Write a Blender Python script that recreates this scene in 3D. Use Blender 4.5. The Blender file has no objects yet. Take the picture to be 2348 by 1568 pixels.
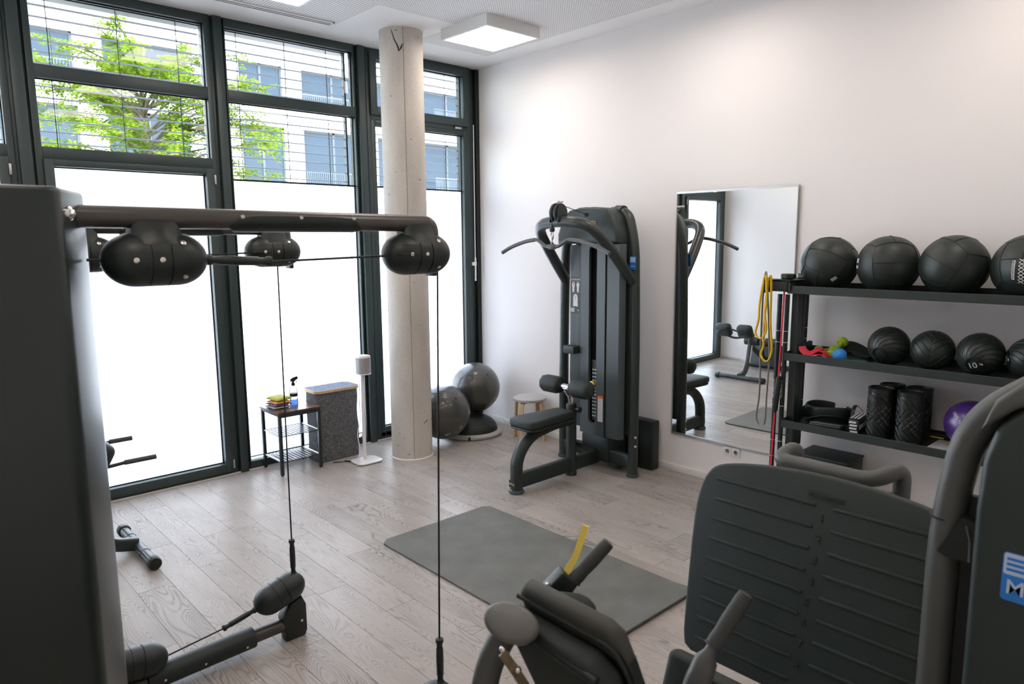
import bpy, bmesh, math, random
from mathutils import Vector, Matrix, noise
random.seed(7)
PI = math.pi
SC = bpy.context.scene
COL = SC.collection

# ---------------------------------------------------------------- camera
cam_d = bpy.data.cameras.new('camera'); cam = bpy.data.objects.new('camera', cam_d); COL.objects.link(cam)
YAW, PITCH, ROLL = math.radians(42.753), math.radians(8.233), math.radians(-0.416)
_f = Vector((math.sin(YAW)*math.cos(PITCH), math.cos(YAW)*math.cos(PITCH), -math.sin(PITCH)))
_r = Vector((math.cos(YAW), -math.sin(YAW), 0)); _u = _r.cross(_f)
_rr = _r*math.cos(ROLL) + _u*math.sin(ROLL); _uu = -_r*math.sin(ROLL) + _u*math.cos(ROLL)
cam.matrix_world = Matrix(((_rr.x, _uu.x, -_f.x, -5.171), (_rr.y, _uu.y, -_f.y, -6.198), (_rr.z, _uu.z, -_f.z, 2.05), (0, 0, 0, 1)))
cam_d.sensor_fit = 'HORIZONTAL'; cam_d.sensor_width = 36.0; cam_d.lens = 36.0*1612.0/2348.0
cam_d.clip_start = 0.05; cam_d.clip_end = 300
cam_d.dof.use_dof = True; cam_d.dof.focus_distance = 4.5; cam_d.dof.aperture_fstop = 4.0
SC.camera = cam
# ---------------------------------------------------------------- world, sun, exposure
world = bpy.data.worlds.new('sky'); SC.world = world; world.use_nodes = True
wn = world.node_tree; wn.nodes.clear()
sky = wn.nodes.new('ShaderNodeTexSky'); sky.sky_type = 'NISHITA'; sky.sun_disc = False
sky.sun_elevation = math.radians(48); sky.sun_rotation = math.radians(200); sky.air_density = 1.0; sky.dust_density = 1.5
bg = wn.nodes.new('ShaderNodeBackground'); bg.inputs['Strength'].default_value = 1.9
wo = wn.nodes.new('ShaderNodeOutputWorld')
hs = wn.nodes.new('ShaderNodeHueSaturation'); hs.inputs['Saturation'].default_value = 0.65; wn.links.new(sky.outputs['Color'], hs.inputs['Color']); wn.links.new(hs.outputs[0], bg.inputs['Color']); wn.links.new(bg.outputs[0], wo.inputs[0])
sun_d = bpy.data.lights.new('sun', 'SUN'); sun_d.energy = 2.6; sun_d.angle = math.radians(0.6); sun_d.color = (1.0, 0.95, 0.88)
sun = bpy.data.objects.new('sun', sun_d); COL.objects.link(sun)
sun.rotation_euler = Vector((0.35, 0.72, -0.86)).to_track_quat('-Z', 'Y').to_euler()   # shines from behind the gym onto the house opposite
LAMP_STRENGTH = 7.2
SC.view_settings.view_transform = 'Standard'; SC.view_settings.look = 'None'
SC.view_settings.exposure = 0.76; SC.view_settings.gamma = 1.0; SC.view_settings.use_curve_mapping = False
SC.cycles.use_denoising = True; SC.cycles.max_bounces = 10; SC.cycles.diffuse_bounces = 5
SC.cycles.glossy_bounces = 5; SC.cycles.transmission_bounces = 6; SC.cycles.transparent_max_bounces = 12
SC.cycles.caustics_reflective = False; SC.cycles.caustics_refractive = False; SC.cycles.sample_clamp_indirect = 6.0

# ---------------------------------------------------------------- helpers
V3 = Vector
class G:
    """collects vertices and faces of one mesh"""
    def __init__(s): s.v = []; s.f = []; s.m = []; s.cur = 0
    def add(s, V, F, M=None):
        b = len(s.v)
        for p in V:
            p = Vector(p)
            s.v.append(M @ p if M is not None else p)
        for q in F: s.f.append(tuple(i+b for i in q)); s.m.append(s.cur)
        return s
    def box(s, x0, x1, y0, y1, z0, z1, M=None):
        V = [(x0,y0,z0),(x1,y0,z0),(x1,y1,z0),(x0,y1,z0),(x0,y0,z1),(x1,y0,z1),(x1,y1,z1),(x0,y1,z1)]
        return s.add(V, [(0,3,2,1),(4,5,6,7),(0,1,5,4),(1,2,6,5),(2,3,7,6),(3,0,4,7)], M)
    def rbox(s, x0, x1, y0, y1, z0, z1, r=0.01, seg=3, M=None):
        bm = bmesh.new(); bmesh.ops.create_cube(bm, size=1.0)
        for v in bm.verts: v.co = V3(((x0+x1)/2+v.co.x*(x1-x0), (y0+y1)/2+v.co.y*(y1-y0), (z0+z1)/2+v.co.z*(z1-z0)))
        bmesh.ops.bevel(bm, geom=bm.edges[:], offset=r, segments=seg, profile=0.5, affect='EDGES', clamp_overlap=True)
        return s.bm(bm, M)
    def bm(s, bm, M=None):
        bm.verts.index_update()
        s.add([v.co.copy() for v in bm.verts], [[v.index for v in f.verts] for f in bm.faces], M); bm.free(); return s
    def tube(s, path, r, n=12, closed=False, caps=True, prof=None, up=None, M=None):
        P = [V3(p) for p in path]; k = len(P)
        R = r if isinstance(r, (list, tuple)) else [r]*k
        if prof is None: prof = [(math.cos(2*PI*i/n), math.sin(2*PI*i/n)) for i in range(n)]
        n = len(prof); V = []; F = []
        T = []
        for i in range(k):
            a = P[i-1] if (i > 0 or closed) else P[i]; b = P[(i+1) % k] if (i < k-1 or closed) else P[i]
            t = (b-a); T.append(t.normalized() if t.length > 1e-9 else V3((0,0,1)))
        u = V3(up) if up else (V3((0,0,1)) if abs(T[0].z) < 0.9 else V3((1,0,0)))
        N = (u - T[0]*u.dot(T[0])).normalized()
        for i in range(k):
            if i > 0: N = (T[i-1].rotation_difference(T[i]) @ N); N = (N - T[i]*N.dot(T[i])).normalized()
            B = T[i].cross(N)
            for a, b in prof: V.append(P[i] + (N*a + B*b)*R[i])
        m = k if closed else k-1
        for i in range(m):
            j = (i+1) % k
            for q in range(n): F.append((i*n+q, i*n+(q+1) % n, j*n+(q+1) % n, j*n+q))
        if caps and not closed:
            F.append(tuple(range(n-1, -1, -1))); F.append(tuple((k-1)*n+q for q in range(n)))
        return s.add(V, F, M)
    def cyl(s, a, b, r, n=16, r2=None): return s.tube([a, b], [r, r if r2 is None else r2], n)
    def lathe(s, prof, n=24, M=None):
        V = []; F = []; k = len(prof)
        for r, z in prof:
            for i in range(n): V.append((r*math.cos(2*PI*i/n), r*math.sin(2*PI*i/n), z))
        for j in range(k-1):
            for i in range(n): F.append((j*n+i, j*n+(i+1) % n, (j+1)*n+(i+1) % n, (j+1)*n+i))
        if prof[0][0] > 1e-6: F.append(tuple(range(n-1, -1, -1)))
        if prof[-1][0] > 1e-6: F.append(tuple((k-1)*n+i for i in range(n)))
        return s.add(V, F, M)
    def sphere(s, c, r, n=24, m=14, sc=(1,1,1), M=None):
        V = []; F = []
        for j in range(m+1):
            t = PI*j/m
            for i in range(n): V.append((c[0]+r*sc[0]*math.sin(t)*math.cos(2*PI*i/n), c[1]+r*sc[1]*math.sin(t)*math.sin(2*PI*i/n), c[2]-r*sc[2]*math.cos(t)))
        for j in range(m):
            for i in range(n): F.append((j*n+i, j*n+(i+1) % n, (j+1)*n+(i+1) % n, (j+1)*n+i))
        return s.add(V, F, M)
    def prism(s, poly, z0, z1, M=None, bev=0.0, seg=2):
        """polygon in xy pulled from z0 to z1"""
        bm = bmesh.new()
        f = bm.faces.new([bm.verts.new((x, y, z0)) for x, y in poly])
        e = bmesh.ops.extrude_face_region(bm, geom=[f])
        for v in e['geom']:
            if isinstance(v, bmesh.types.BMVert): v.co.z = z1
        bmesh.ops.recalc_face_normals(bm, faces=bm.faces[:])
        if bev > 0:
            ed = [q for q in bm.edges if abs(q.verts[0].co.z-q.verts[1].co.z) < 1e-6]
            bmesh.ops.bevel(bm, geom=ed, offset=bev, segments=seg, profile=0.5, affect='EDGES', clamp_overlap=True)
        return s.bm(bm, M)
    def text(s, body, size, M=None, depth=0.0006, bold=0.0, align='CENTER'):
        cu = bpy.data.curves.new('t', 'FONT'); cu.body = body; cu.size = size; cu.extrude = depth; cu.offset = bold
        cu.align_x = align; cu.align_y = 'CENTER'; cu.resolution_u = 3
        o = bpy.data.objects.new('t', cu); COL.objects.link(o)
        dg = bpy.context.evaluated_depsgraph_get(); me = bpy.data.meshes.new_from_object(o.evaluated_get(dg))
        s.add([v.co.copy() for v in me.vertices], [tuple(p.vertices) for p in me.polygons], M)
        bpy.data.objects.remove(o); bpy.data.curves.remove(cu); bpy.data.meshes.remove(me); return s

def rrect(w, h, r, n=5, cx=0, cy=0):
    out = []
    for sx, sy, a in ((1,-1,-90),(1,1,0),(-1,1,90),(-1,-1,180)):
        for i in range(n+1):
            t = math.radians(a+90*i/n); out.append((cx+sx*(w/2-r)+r*math.cos(t), cy+sy*(h/2-r)+r*math.sin(t)))
    return out
def fillet(pts, r, n=6):
    P = [V3(p) for p in pts]; out = [P[0]]
    R = r if isinstance(r, (list, tuple)) else [r]*len(P)
    for i in range(1, len(P)-1):
        a = (P[i-1]-P[i]); b = (P[i+1]-P[i]); la, lb = a.length, b.length; a.normalize(); b.normalize()
        d = min(R[i], la*0.49, lb*0.49); p0 = P[i]+a*d; p1 = P[i]+b*d
        for k in range(n+1):
            t = k/n; out.append(p0*(1-t)**2 + P[i]*2*t*(1-t) + p1*t*t)
    out.append(P[-1]); return out
def spline(pts, n=6, closed=False):
    P = [V3(p) for p in pts]; k = len(P); out = []
    for i in range(k if closed else k-1):
        p0 = P[i-1] if (i > 0 or closed) else P[i]; p1 = P[i]; p2 = P[(i+1) % k]; p3 = P[(i+2) % k] if (i+2 < k or closed) else p2
        for j in range(n):
            t = j/n; out.append(0.5*((2*p1)+(p2-p0)*t+(2*p0-5*p1+4*p2-p3)*t*t+(3*p1-p0-3*p2+p3)*t**3))
    if not closed: out.append(P[-1])
    return out
def frame(o, right, up):
    r = V3(right).normalized(); u = V3(up); u = (u-r*u.dot(r)).normalized(); n = r.cross(u)
    return Matrix(((r.x,u.x,n.x,o[0]),(r.y,u.y,n.y,o[1]),(r.z,u.z,n.z,o[2]),(0,0,0,1)))
def T(x, y, z): return Matrix.Translation((x, y, z))
def RX(a): return Matrix.Rotation(a, 4, 'X')
def RY(a): return Matrix.Rotation(a, 4, 'Y')
def RZ(a): return Matrix.Rotation(a, 4, 'Z')

# ---------------------------------------------------------------- materials
MATS = {}
def mat(name, col, rough=0.5, metal=0.0, spec=0.5, bump=0.0, bscale=200.0, var=0.0, vscale=3.0, coat=0.0, sheen=0.0):
    if name in MATS: return MATS[name]
    if max(col) < .05: col = (col[0]*.78, col[1]*.98, col[2]*.94)
    m = bpy.data.materials.new(name); m.use_nodes = True; nt = m.node_tree; b = nt.nodes['Principled BSDF']
    b.inputs['Base Color'].default_value = (*col, 1); b.inputs['Roughness'].default_value = rough; b.inputs['Metallic'].default_value = metal
    b.inputs['Specular IOR Level'].default_value = spec
    if coat: b.inputs['Coat Weight'].default_value = coat; b.inputs['Coat Roughness'].default_value = 0.1
    if sheen: b.inputs['Sheen Weight'].default_value = sheen
    if bump or var:
        tc = nt.nodes.new('ShaderNodeTexCoord')
    if bump:
        nz = nt.nodes.new('ShaderNodeTexNoise'); nz.inputs['Scale'].default_value = bscale; nz.inputs['Detail'].default_value = 3
        bp = nt.nodes.new('ShaderNodeBump'); bp.inputs['Strength'].default_value = bump; bp.inputs['Distance'].default_value = 0.002
        nt.links.new(tc.outputs['Object'], nz.inputs['Vector']); nt.links.new(nz.outputs['Fac'], bp.inputs['Height']); nt.links.new(bp.outputs[0], b.inputs['Normal'])
    if var:
        n2 = nt.nodes.new('ShaderNodeTexNoise'); n2.inputs['Scale'].default_value = vscale; n2.inputs['Detail'].default_value = 4
        mx = nt.nodes.new('ShaderNodeMix'); mx.data_type = 'RGBA'
        mx.inputs['A'].default_value = (*[c*(1-var) for c in col], 1); mx.inputs['B'].default_value = (*[min(1, c*(1+var)) for c in col], 1)
        nt.links.new(tc.outputs['Object'], n2.inputs['Vector']); nt.links.new(n2.outputs['Fac'], mx.inputs['Factor']); nt.links.new(mx.outputs['Result'], b.inputs['Base Color'])
    MATS[name] = m; return m
def newmat(name):
    m = bpy.data.materials.new(name); m.use_nodes = True; m.node_tree.nodes.clear(); MATS[name] = m
    return m, m.node_tree.nodes, m.node_tree.links
def nmath(ns, lk, op, a, b=None):
    n = ns.new('ShaderNodeMath'); n.operation = op
    for i, x in enumerate((a, b)):
        if x is None: continue
        if isinstance(x, (int, float)): n.inputs[i].default_value = x
        else: lk.new(x, n.inputs[i])
    return n.outputs[0]

mat('wall_paint', (0.88, 0.855, 0.845), 0.75, spec=0.25, bump=0.12, bscale=260)
mat('ceiling_paint', (0.88, 0.87, 0.86), 0.8, spec=0.2)
mat('baseboard_white', (0.80, 0.77, 0.75), 0.45)
mat('frame_anthracite', (0.036, 0.047, 0.048), 0.42, spec=0.5, bump=0.03, bscale=500)
mat('gasket', (0.008, 0.01, 0.01), 0.6)
mat('black_satin', (0.017, 0.0215, 0.0205), 0.42, bump=0.05, bscale=400)
mat('black_powder', (0.022, 0.027, 0.025), 0.5, bump=0.15, bscale=700)
mat('black_gloss', (0.012, 0.015, 0.015), 0.2)
mat('tower_metal', (0.017, 0.022, 0.021), 0.30, spec=0.6)
mat('tube_bronze', (0.064, 0.058, 0.050), 0.32, spec=0.6)
mat('lat_frame', (0.032, 0.036, 0.034), 0.34, spec=0.55)
mat('shroud_grey', (0.062, 0.078, 0.084), 0.38, bump=0.03, bscale=500)
mat('shroud_dark', (0.028, 0.033, 0.032), 0.42)
mat('press_grey', (0.075, 0.080, 0.076), 0.42, bump=0.05, bscale=500)
mat('press_plate', (0.021, 0.027, 0.026), 0.55, bump=0.12, bscale=600)
mat('upholstery', (0.018, 0.023, 0.022), 0.6, bump=0.2, bscale=350)
mat('upholstery_grey', (0.05, 0.052, 0.045), 0.62, bump=0.2, bscale=350)
mat('rubber_grip', (0.045, 0.05, 0.047), 0.62, bump=0.1, bscale=500)
mat('foam_grey', (0.085, 0.095, 0.095), 0.7, bump=0.15, bscale=300)
mat('cap_grey', (0.13, 0.13, 0.12), 0.42)
mat('chrome', (0.75, 0.75, 0.75), 0.12, metal=1.0)
mat('screw_steel', (0.78, 0.74, 0.7), 0.25, metal=1.0)
mat('brushed_steel', (0.55, 0.55, 0.54), 0.35, metal=1.0)
mat('worn_bracket', (0.22, 0.17, 0.10), 0.45, metal=0.7, var=0.5, vscale=60)
mat('yellow_plastic', (0.93, 0.74, 0.13), 0.4)
mat('yellow_rubber', (0.90, 0.60, 0.01), 0.5)
mat('grey_rubber', (0.33, 0.33, 0.31), 0.6)
mat('red_rubber', (0.84, 0.04, 0.09), 0.45)
mat('green_vinyl', (0.33, 0.50, 0.015), 0.35)
mat('green_rubber', (0.02, 0.28, 0.13), 0.5)
mat('blue_rubber', (0.05, 0.32, 0.80), 0.4)
mat('white_plastic', (0.80, 0.80, 0.80), 0.35)
mat('white_print', (0.78, 0.79, 0.80), 0.6)
mat('grey_print', (0.45, 0.47, 0.47), 0.6)
mat('black_print', (0.012, 0.014, 0.014), 0.6)
mat('orange_print', (0.85, 0.2, 0.03), 0.6)
mat('red_print', (0.75, 0.2, 0.2), 0.6)
mat('blue_print', (0.02, 0.20, 0.62), 0.45)
mat('pale_blue_print', (0.50, 0.62, 0.82), 0.45)
mat('leather_black', (0.020, 0.024, 0.021), 0.42, bump=0.25, bscale=450)
mat('leather_seam', (0.006, 0.008, 0.008), 0.7)
mat('slam_rubber', (0.024, 0.027, 0.025), 0.38, bump=0.15, bscale=500)
mat('slam_cap', (0.010, 0.012, 0.012), 0.3)
mat('roller_rubber', (0.012, 0.014, 0.014), 0.36)
mat('ball_graphite', (0.055, 0.056, 0.050), 0.30, spec=0.6, coat=0.35)
mat('dome_black', (0.012, 0.015, 0.014), 0.5)
mat('trainer_grey', (0.42, 0.42, 0.38), 0.55)
mat('purple_vinyl', (0.075, 0.03, 0.20), 0.3, spec=0.6, coat=0.3)
mat('birch', (0.60, 0.40, 0.21), 0.5, var=0.15, vscale=20)
mat('bamboo', (0.60, 0.40, 0.22), 0.5, var=0.2, vscale=25)
mat('seat_grey', (0.47, 0.46, 0.45), 0.8, bump=0.2, bscale=600)
mat('table_steel', (0.018, 0.024, 0.026), 0.4)
mat('cloth_green', (0.46, 0.50, 0.06), 0.9, bump=0.4, bscale=400, sheen=0.3)
mat('cloth_orange', (0.85, 0.38, 0.05), 0.9, bump=0.4, bscale=400, sheen=0.3)
mat('cloth_purple', (0.24, 0.07, 0.24), 0.9, bump=0.4, bscale=400, sheen=0.3)
mat('cloth_grey', (0.32, 0.38, 0.42), 0.9, bump=0.4, bscale=400, sheen=0.3)
mat('speaker_white', (0.82, 0.80, 0.79), 0.35)
mat('speaker_mesh', (0.33, 0.33, 0.33), 0.5, bump=0.3, bscale=900)
mat('facade_white', (0.86, 0.85, 0.83), 0.8)
mat('facade_frame', (0.05, 0.06, 0.07), 0.5)
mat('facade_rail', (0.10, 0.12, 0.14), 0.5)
mat('facade_glass', (0.022, 0.036, 0.055), 0.03, spec=0.2)
mat('slat_alu', (0.18, 0.18, 0.175), 0.5)
mat('blind_cord', (0.02, 0.025, 0.025), 0.7)
mat('bark', (0.12, 0.10, 0.07), 0.9, bump=0.5, bscale=30)
mat('paving', (0.62, 0.60, 0.57), 0.9, var=0.1, vscale=2)
mat('roof_gravel', (0.3, 0.3, 0.29), 0.95)
mat('vent_white', (0.78, 0.78, 0.77), 0.5)
mat('vent_dark', (0.02, 0.024, 0.016), 0.6)
mat('mirror_edge', (0.45, 0.46, 0.46), 0.3, metal=0.6)
mat('bench_frame', (0.03, 0.035, 0.036), 0.35)
mat('laptop_silver', (0.62, 0.62, 0.62), 0.4)
mat('pad_slate', (0.095, 0.10, 0.10), 0.45)

def wood_floor():
    m, ns, lk = newmat('oak_plank')
    tc = ns.new('ShaderNodeTexCoord'); oi = ns.new('ShaderNodeObjectInfo'); sp = ns.new('ShaderNodeSeparateXYZ')
    lk.new(tc.outputs['Object'], sp.inputs[0])
    off = nmath(ns, lk, 'MULTIPLY', oi.outputs['Random'], 57.0)
    def vec(sx, sy):
        c = ns.new('ShaderNodeCombineXYZ')
        lk.new(nmath(ns, lk, 'MULTIPLY', sp.outputs['X'], sx), c.inputs[0]); lk.new(nmath(ns, lk, 'MULTIPLY', sp.outputs['Y'], sy), c.inputs[1]); lk.new(off, c.inputs[2]); return c.outputs[0]
    def nz(v, sc, det, dist=0.0):
        n = ns.new('ShaderNodeTexNoise'); n.inputs['Scale'].default_value = sc; n.inputs['Detail'].default_value = det; n.inputs['Distortion'].default_value = dist
        lk.new(v, n.inputs['Vector']); return n.outputs['Fac']
    big = nz(vec(5.2, 0.75), 1.0, 2.0, 0.45)
    ring = nmath(ns, lk, 'SINE', nmath(ns, lk, 'ADD', nmath(ns, lk, 'MULTIPLY', big, 330.0), nmath(ns, lk, 'MULTIPLY', sp.outputs['X'], 60.0)))
    ring = nmath(ns, lk, 'MULTIPLY', nmath(ns, lk, 'ADD', ring, 1.0), 0.5)
    ring = nmath(ns, lk, 'POWER', ring, 2.6)
    fib = nz(vec(140, 5), 1.0, 3.0); blot = nz(vec(7, 2.2), 1.0, 3.0)
    v = nmath(ns, lk, 'ADD', nmath(ns, lk, 'MULTIPLY', ring, nmath(ns, lk, 'MULTIPLY', blot, 0.62)), nmath(ns, lk, 'MULTIPLY', fib, 0.45))
    v = nmath(ns, lk, 'ADD', v, nmath(ns, lk, 'MULTIPLY', nmath(ns, lk, 'SUBTRACT', oi.outputs['Random'], 0.5), 0.26))
    v = nmath(ns, lk, 'ADD', v, nmath(ns, lk, 'MULTIPLY', nmath(ns, lk, 'SUBTRACT', blot, 0.5), 0.35))
    cr = ns.new('ShaderNodeValToRGB'); lk.new(v, cr.inputs[0]); e = cr.color_ramp.elements
    e[0].position = 0.08; e[0].color = (0.44, 0.405, 0.375, 1); e[1].position = 0.9; e[1].color = (0.15, 0.132, 0.12, 1)
    q = cr.color_ramp.elements.new(0.42); q.color = (0.36, 0.327, 0.30, 1)
    b = ns.new('ShaderNodeBsdfPrincipled'); lk.new(cr.outputs[0], b.inputs['Base Color'])
    rr = ns.new('ShaderNodeMapRange'); lk.new(v, rr.inputs[0]); rr.inputs['To Min'].default_value = 0.30; rr.inputs['To Max'].default_value = 0.46; b.inputs['Specular IOR Level'].default_value = 0.22; lk.new(rr.outputs[0], b.inputs['Roughness'])
    bp = ns.new('ShaderNodeBump'); bp.inputs['Strength'].default_value = 0.12; bp.inputs['Distance'].default_value = 0.002; bp.invert = True; lk.new(v, bp.inputs['Height']); lk.new(bp.outputs[0], b.inputs['Normal'])
    o = ns.new('ShaderNodeOutputMaterial'); lk.new(b.outputs[0], o.inputs[0])
wood_floor()
def perforated():
    m, ns, lk = newmat('perforated_board')
    tc = ns.new('ShaderNodeTexCoord'); sp = ns.new('ShaderNodeSeparateXYZ'); lk.new(tc.outputs['Object'], sp.inputs[0])
    pit = 0.0245
    def cell(x): return nmath(ns, lk, 'ABSOLUTE', nmath(ns, lk, 'SUBTRACT', nmath(ns, lk, 'FRACT', nmath(ns, lk, 'DIVIDE', x, pit)), 0.5))
    d = nmath(ns, lk, 'MAXIMUM', cell(sp.outputs['X']), cell(sp.outputs['Y']))
    h = nmath(ns, lk, 'LESS_THAN', d, 0.20)
    mx = ns.new('ShaderNodeMix'); mx.data_type = 'RGBA'; lk.new(h, mx.inputs['Factor']); mx.inputs['A'].default_value = (0.86, 0.85, 0.84, 1); mx.inputs['B'].default_value = (0.10, 0.10, 0.10, 1)
    b = ns.new('ShaderNodeBsdfPrincipled'); b.inputs['Roughness'].default_value = 0.8; b.inputs['Specular IOR Level'].default_value = 0.2; lk.new(mx.outputs['Result'], b.inputs['Base Color'])
    o = ns.new('ShaderNodeOutputMaterial'); lk.new(b.outputs[0], o.inputs[0])
perforated()
def concrete():
    m, ns, lk = newmat('concrete')
    tc = ns.new('ShaderNodeTexCoord')
    def nz(sc, det, zs=1.0):
        mp = ns.new('ShaderNodeMapping'); mp.inputs['Scale'].default_value = (1, 1, zs); lk.new(tc.outputs['Object'], mp.inputs[0])
        n = ns.new('ShaderNodeTexNoise'); n.inputs['Scale'].default_value = sc; n.inputs['Detail'].default_value = det; lk.new(mp.outputs[0], n.inputs['Vector']); return n.outputs['Fac']
    a = nz(3.0, 5, 0.35); c = nz(90, 2); k = nz(24, 1)
    v = nmath(ns, lk, 'ADD', nmath(ns, lk, 'MULTIPLY', a, 0.8), nmath(ns, lk, 'MULTIPLY', c, 0.35))
    cr = ns.new('ShaderNodeValToRGB'); lk.new(v, cr.inputs[0]); e = cr.color_ramp.elements
    e[0].position = 0.3; e[0].color = (0.40, 0.37, 0.325, 1); e[1].position = 0.8; e[1].color = (0.68, 0.635, 0.575, 1)
    pores = nmath(ns, lk, 'GREATER_THAN', k, 0.76)
    mx = ns.new('ShaderNodeMix'); mx.data_type = 'RGBA'; lk.new(pores, mx.inputs['Factor']); lk.new(cr.outputs[0], mx.inputs['A']); mx.inputs['B'].default_value = (0.16, 0.14, 0.12, 1)
    b = ns.new('ShaderNodeBsdfPrincipled'); b.inputs['Roughness'].default_value = 0.75; lk.new(mx.outputs['Result'], b.inputs['Base Color'])
    bp = ns.new('ShaderNodeBump'); bp.inputs['Strength'].default_value = 0.15; bp.inputs['Distance'].default_value = 0.003; lk.new(v, bp.inputs['Height']); lk.new(bp.outputs[0], b.inputs['Normal'])
    o = ns.new('ShaderNodeOutputMaterial'); lk.new(b.outputs[0], o.inputs[0])
concrete()
def clear_glass(name, tint, refl=1.45):
    m, ns, lk = newmat(name)
    t = ns.new('ShaderNodeBsdfTransparent'); t.inputs[0].default_value = (*tint, 1); g = ns.new('ShaderNodeBsdfGlossy'); g.inputs['Roughness'].default_value = 0.0
    fr = ns.new('ShaderNodeFresnel'); fr.inputs[0].default_value = refl; x = ns.new('ShaderNodeMixShader'); lk.new(fr.outputs[0], x.inputs[0]); lk.new(t.outputs[0], x.inputs[1]); lk.new(g.outputs[0], x.inputs[2])
    o = ns.new('ShaderNodeOutputMaterial'); lk.new(x.outputs[0], o.inputs[0])
clear_glass('window_glass', (0.60, 0.635, 0.63)); clear_glass('bottle_plastic', (0.9, 0.92, 0.93), 1.2)
def frosted():
    m, ns, lk = newmat('frosted_glass')
    t = ns.new('ShaderNodeBsdfTranslucent'); t.inputs[0].default_value = (0.90, 0.92, 0.93, 1)
    r = ns.new('ShaderNodeBsdfRefraction'); r.inputs['Color'].default_value = (0.93, 0.95, 0.96, 1); r.inputs['IOR'].default_value = 1.18; r.inputs['Roughness'].default_value = 0.55
    d = ns.new('ShaderNodeBsdfPrincipled'); d.inputs['Base Color'].default_value = (0.85, 0.87, 0.88, 1); d.inputs['Roughness'].default_value = 0.35
    x = ns.new('ShaderNodeMixShader'); x.inputs[0].default_value = 0.4; lk.new(t.outputs[0], x.inputs[1]); lk.new(r.outputs[0], x.inputs[2])
    y = ns.new('ShaderNodeMixShader'); y.inputs[0].default_value = 0.15; lk.new(x.outputs[0], y.inputs[1]); lk.new(d.outputs[0], y.inputs[2])
    o = ns.new('ShaderNodeOutputMaterial'); lk.new(y.outputs[0], o.inputs[0])
frosted()
def mirror_glass():
    m, ns, lk = newmat('mirror_glass'); g = ns.new('ShaderNodeBsdfGlossy'); g.inputs['Roughness'].default_value = 0.0; g.inputs[0].default_value = (0.86, 0.88, 0.87, 1)
    o = ns.new('ShaderNodeOutputMaterial'); lk.new(g.outputs[0], o.inputs[0])
mirror_glass()
def emit(name, col, st):
    m, ns, lk = newmat(name); e = ns.new('ShaderNodeEmission'); e.inputs[0].default_value = (*col, 1); e.inputs[1].default_value = st
    o = ns.new('ShaderNodeOutputMaterial'); lk.new(e.outputs[0], o.inputs[0])
emit('lamp_diffuser', (1.0, 0.875, 0.785), LAMP_STRENGTH)
def leaf_mat():
    m, ns, lk = newmat('locust_leaf')
    g = ns.new('ShaderNodeNewGeometry'); cr = ns.new('ShaderNodeValToRGB'); lk.new(g.outputs['Random Per Island'], cr.inputs[0])
    cr.color_ramp.elements[0].color = (0.09, 0.19, 0.015, 1); cr.color_ramp.elements[1].color = (0.30, 0.38, 0.035, 1)
    d = ns.new('ShaderNodeBsdfDiffuse'); t = ns.new('ShaderNodeBsdfTranslucent'); lk.new(cr.outputs[0], d.inputs[0]); lk.new(cr.outputs[0], t.inputs[0])
    x = ns.new('ShaderNodeMixShader'); x.inputs[0].default_value = 0.5; lk.new(d.outputs[0], x.inputs[1]); lk.new(t.outputs[0], x.inputs[2])
    o = ns.new('ShaderNodeOutputMaterial'); lk.new(x.outputs[0], o.inputs[0])
leaf_mat()
def weave(name, c0, c1, rough=0.9):
    m, ns, lk = newmat(name); tc = ns.new('ShaderNodeTexCoord')
    def nz(s):
        mp = ns.new('ShaderNodeMapping'); mp.inputs['Scale'].default_value = s; lk.new(tc.outputs['Object'], mp.inputs[0])
        n = ns.new('ShaderNodeTexNoise'); n.inputs['Scale'].default_value = 1.0; n.inputs['Detail'].default_value = 2; lk.new(mp.outputs[0], n.inputs['Vector']); return n.outputs['Fac']
    v = nmath(ns, lk, 'MULTIPLY', nmath(ns, lk, 'ADD', nz((260, 260, 30)), nz((40, 40, 300))), 0.5)
    cr = ns.new('ShaderNodeValToRGB'); lk.new(v, cr.inputs[0]); e = cr.color_ramp.elements; e[0].position = 0.38; e[0].color = (*c0, 1); e[1].position = 0.62; e[1].color = (*c1, 1)
    b = ns.new('ShaderNodeBsdfPrincipled'); b.inputs['Roughness'].default_value = rough; lk.new(cr.outputs[0], b.inputs['Base Color'])
    bp = ns.new('ShaderNodeBump'); bp.inputs['Strength'].default_value = 0.4; bp.inputs['Distance'].default_value = 0.002; lk.new(v, bp.inputs['Height']); lk.new(bp.outputs[0], b.inputs['Normal'])
    o = ns.new('ShaderNodeOutputMaterial'); lk.new(b.outputs[0], o.inputs[0])
weave('basket_linen', (0.035, 0.037, 0.04), (0.20, 0.20, 0.205))
weave('lid_linen', (0.10, 0.12, 0.16), (0.24, 0.28, 0.35))
def rusty_wood():
    m, ns, lk = newmat('rustic_board'); tc = ns.new('ShaderNodeTexCoord'); n = ns.new('ShaderNodeTexNoise'); n.inputs['Scale'].default_value = 9; n.inputs['Detail'].default_value = 6
    mp = ns.new('ShaderNodeMapping'); mp.inputs['Scale'].default_value = (1, 3, 1); lk.new(tc.outputs['Object'], mp.inputs[0]); lk.new(mp.outputs[0], n.inputs['Vector'])
    cr = ns.new('ShaderNodeValToRGB'); lk.new(n.outputs['Fac'], cr.inputs[0]); e = cr.color_ramp.elements; e[0].position = 0.38; e[0].color = (0.03, 0.02, 0.016, 1); e[1].position = 0.68; e[1].color = (0.20, 0.095, 0.05, 1)
    b = ns.new('ShaderNodeBsdfPrincipled'); b.inputs['Roughness'].default_value = 0.3; lk.new(cr.outputs[0], b.inputs['Base Color'])
    o = ns.new('ShaderNodeOutputMaterial'); lk.new(b.outputs[0], o.inputs[0])
rusty_wood()
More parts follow.
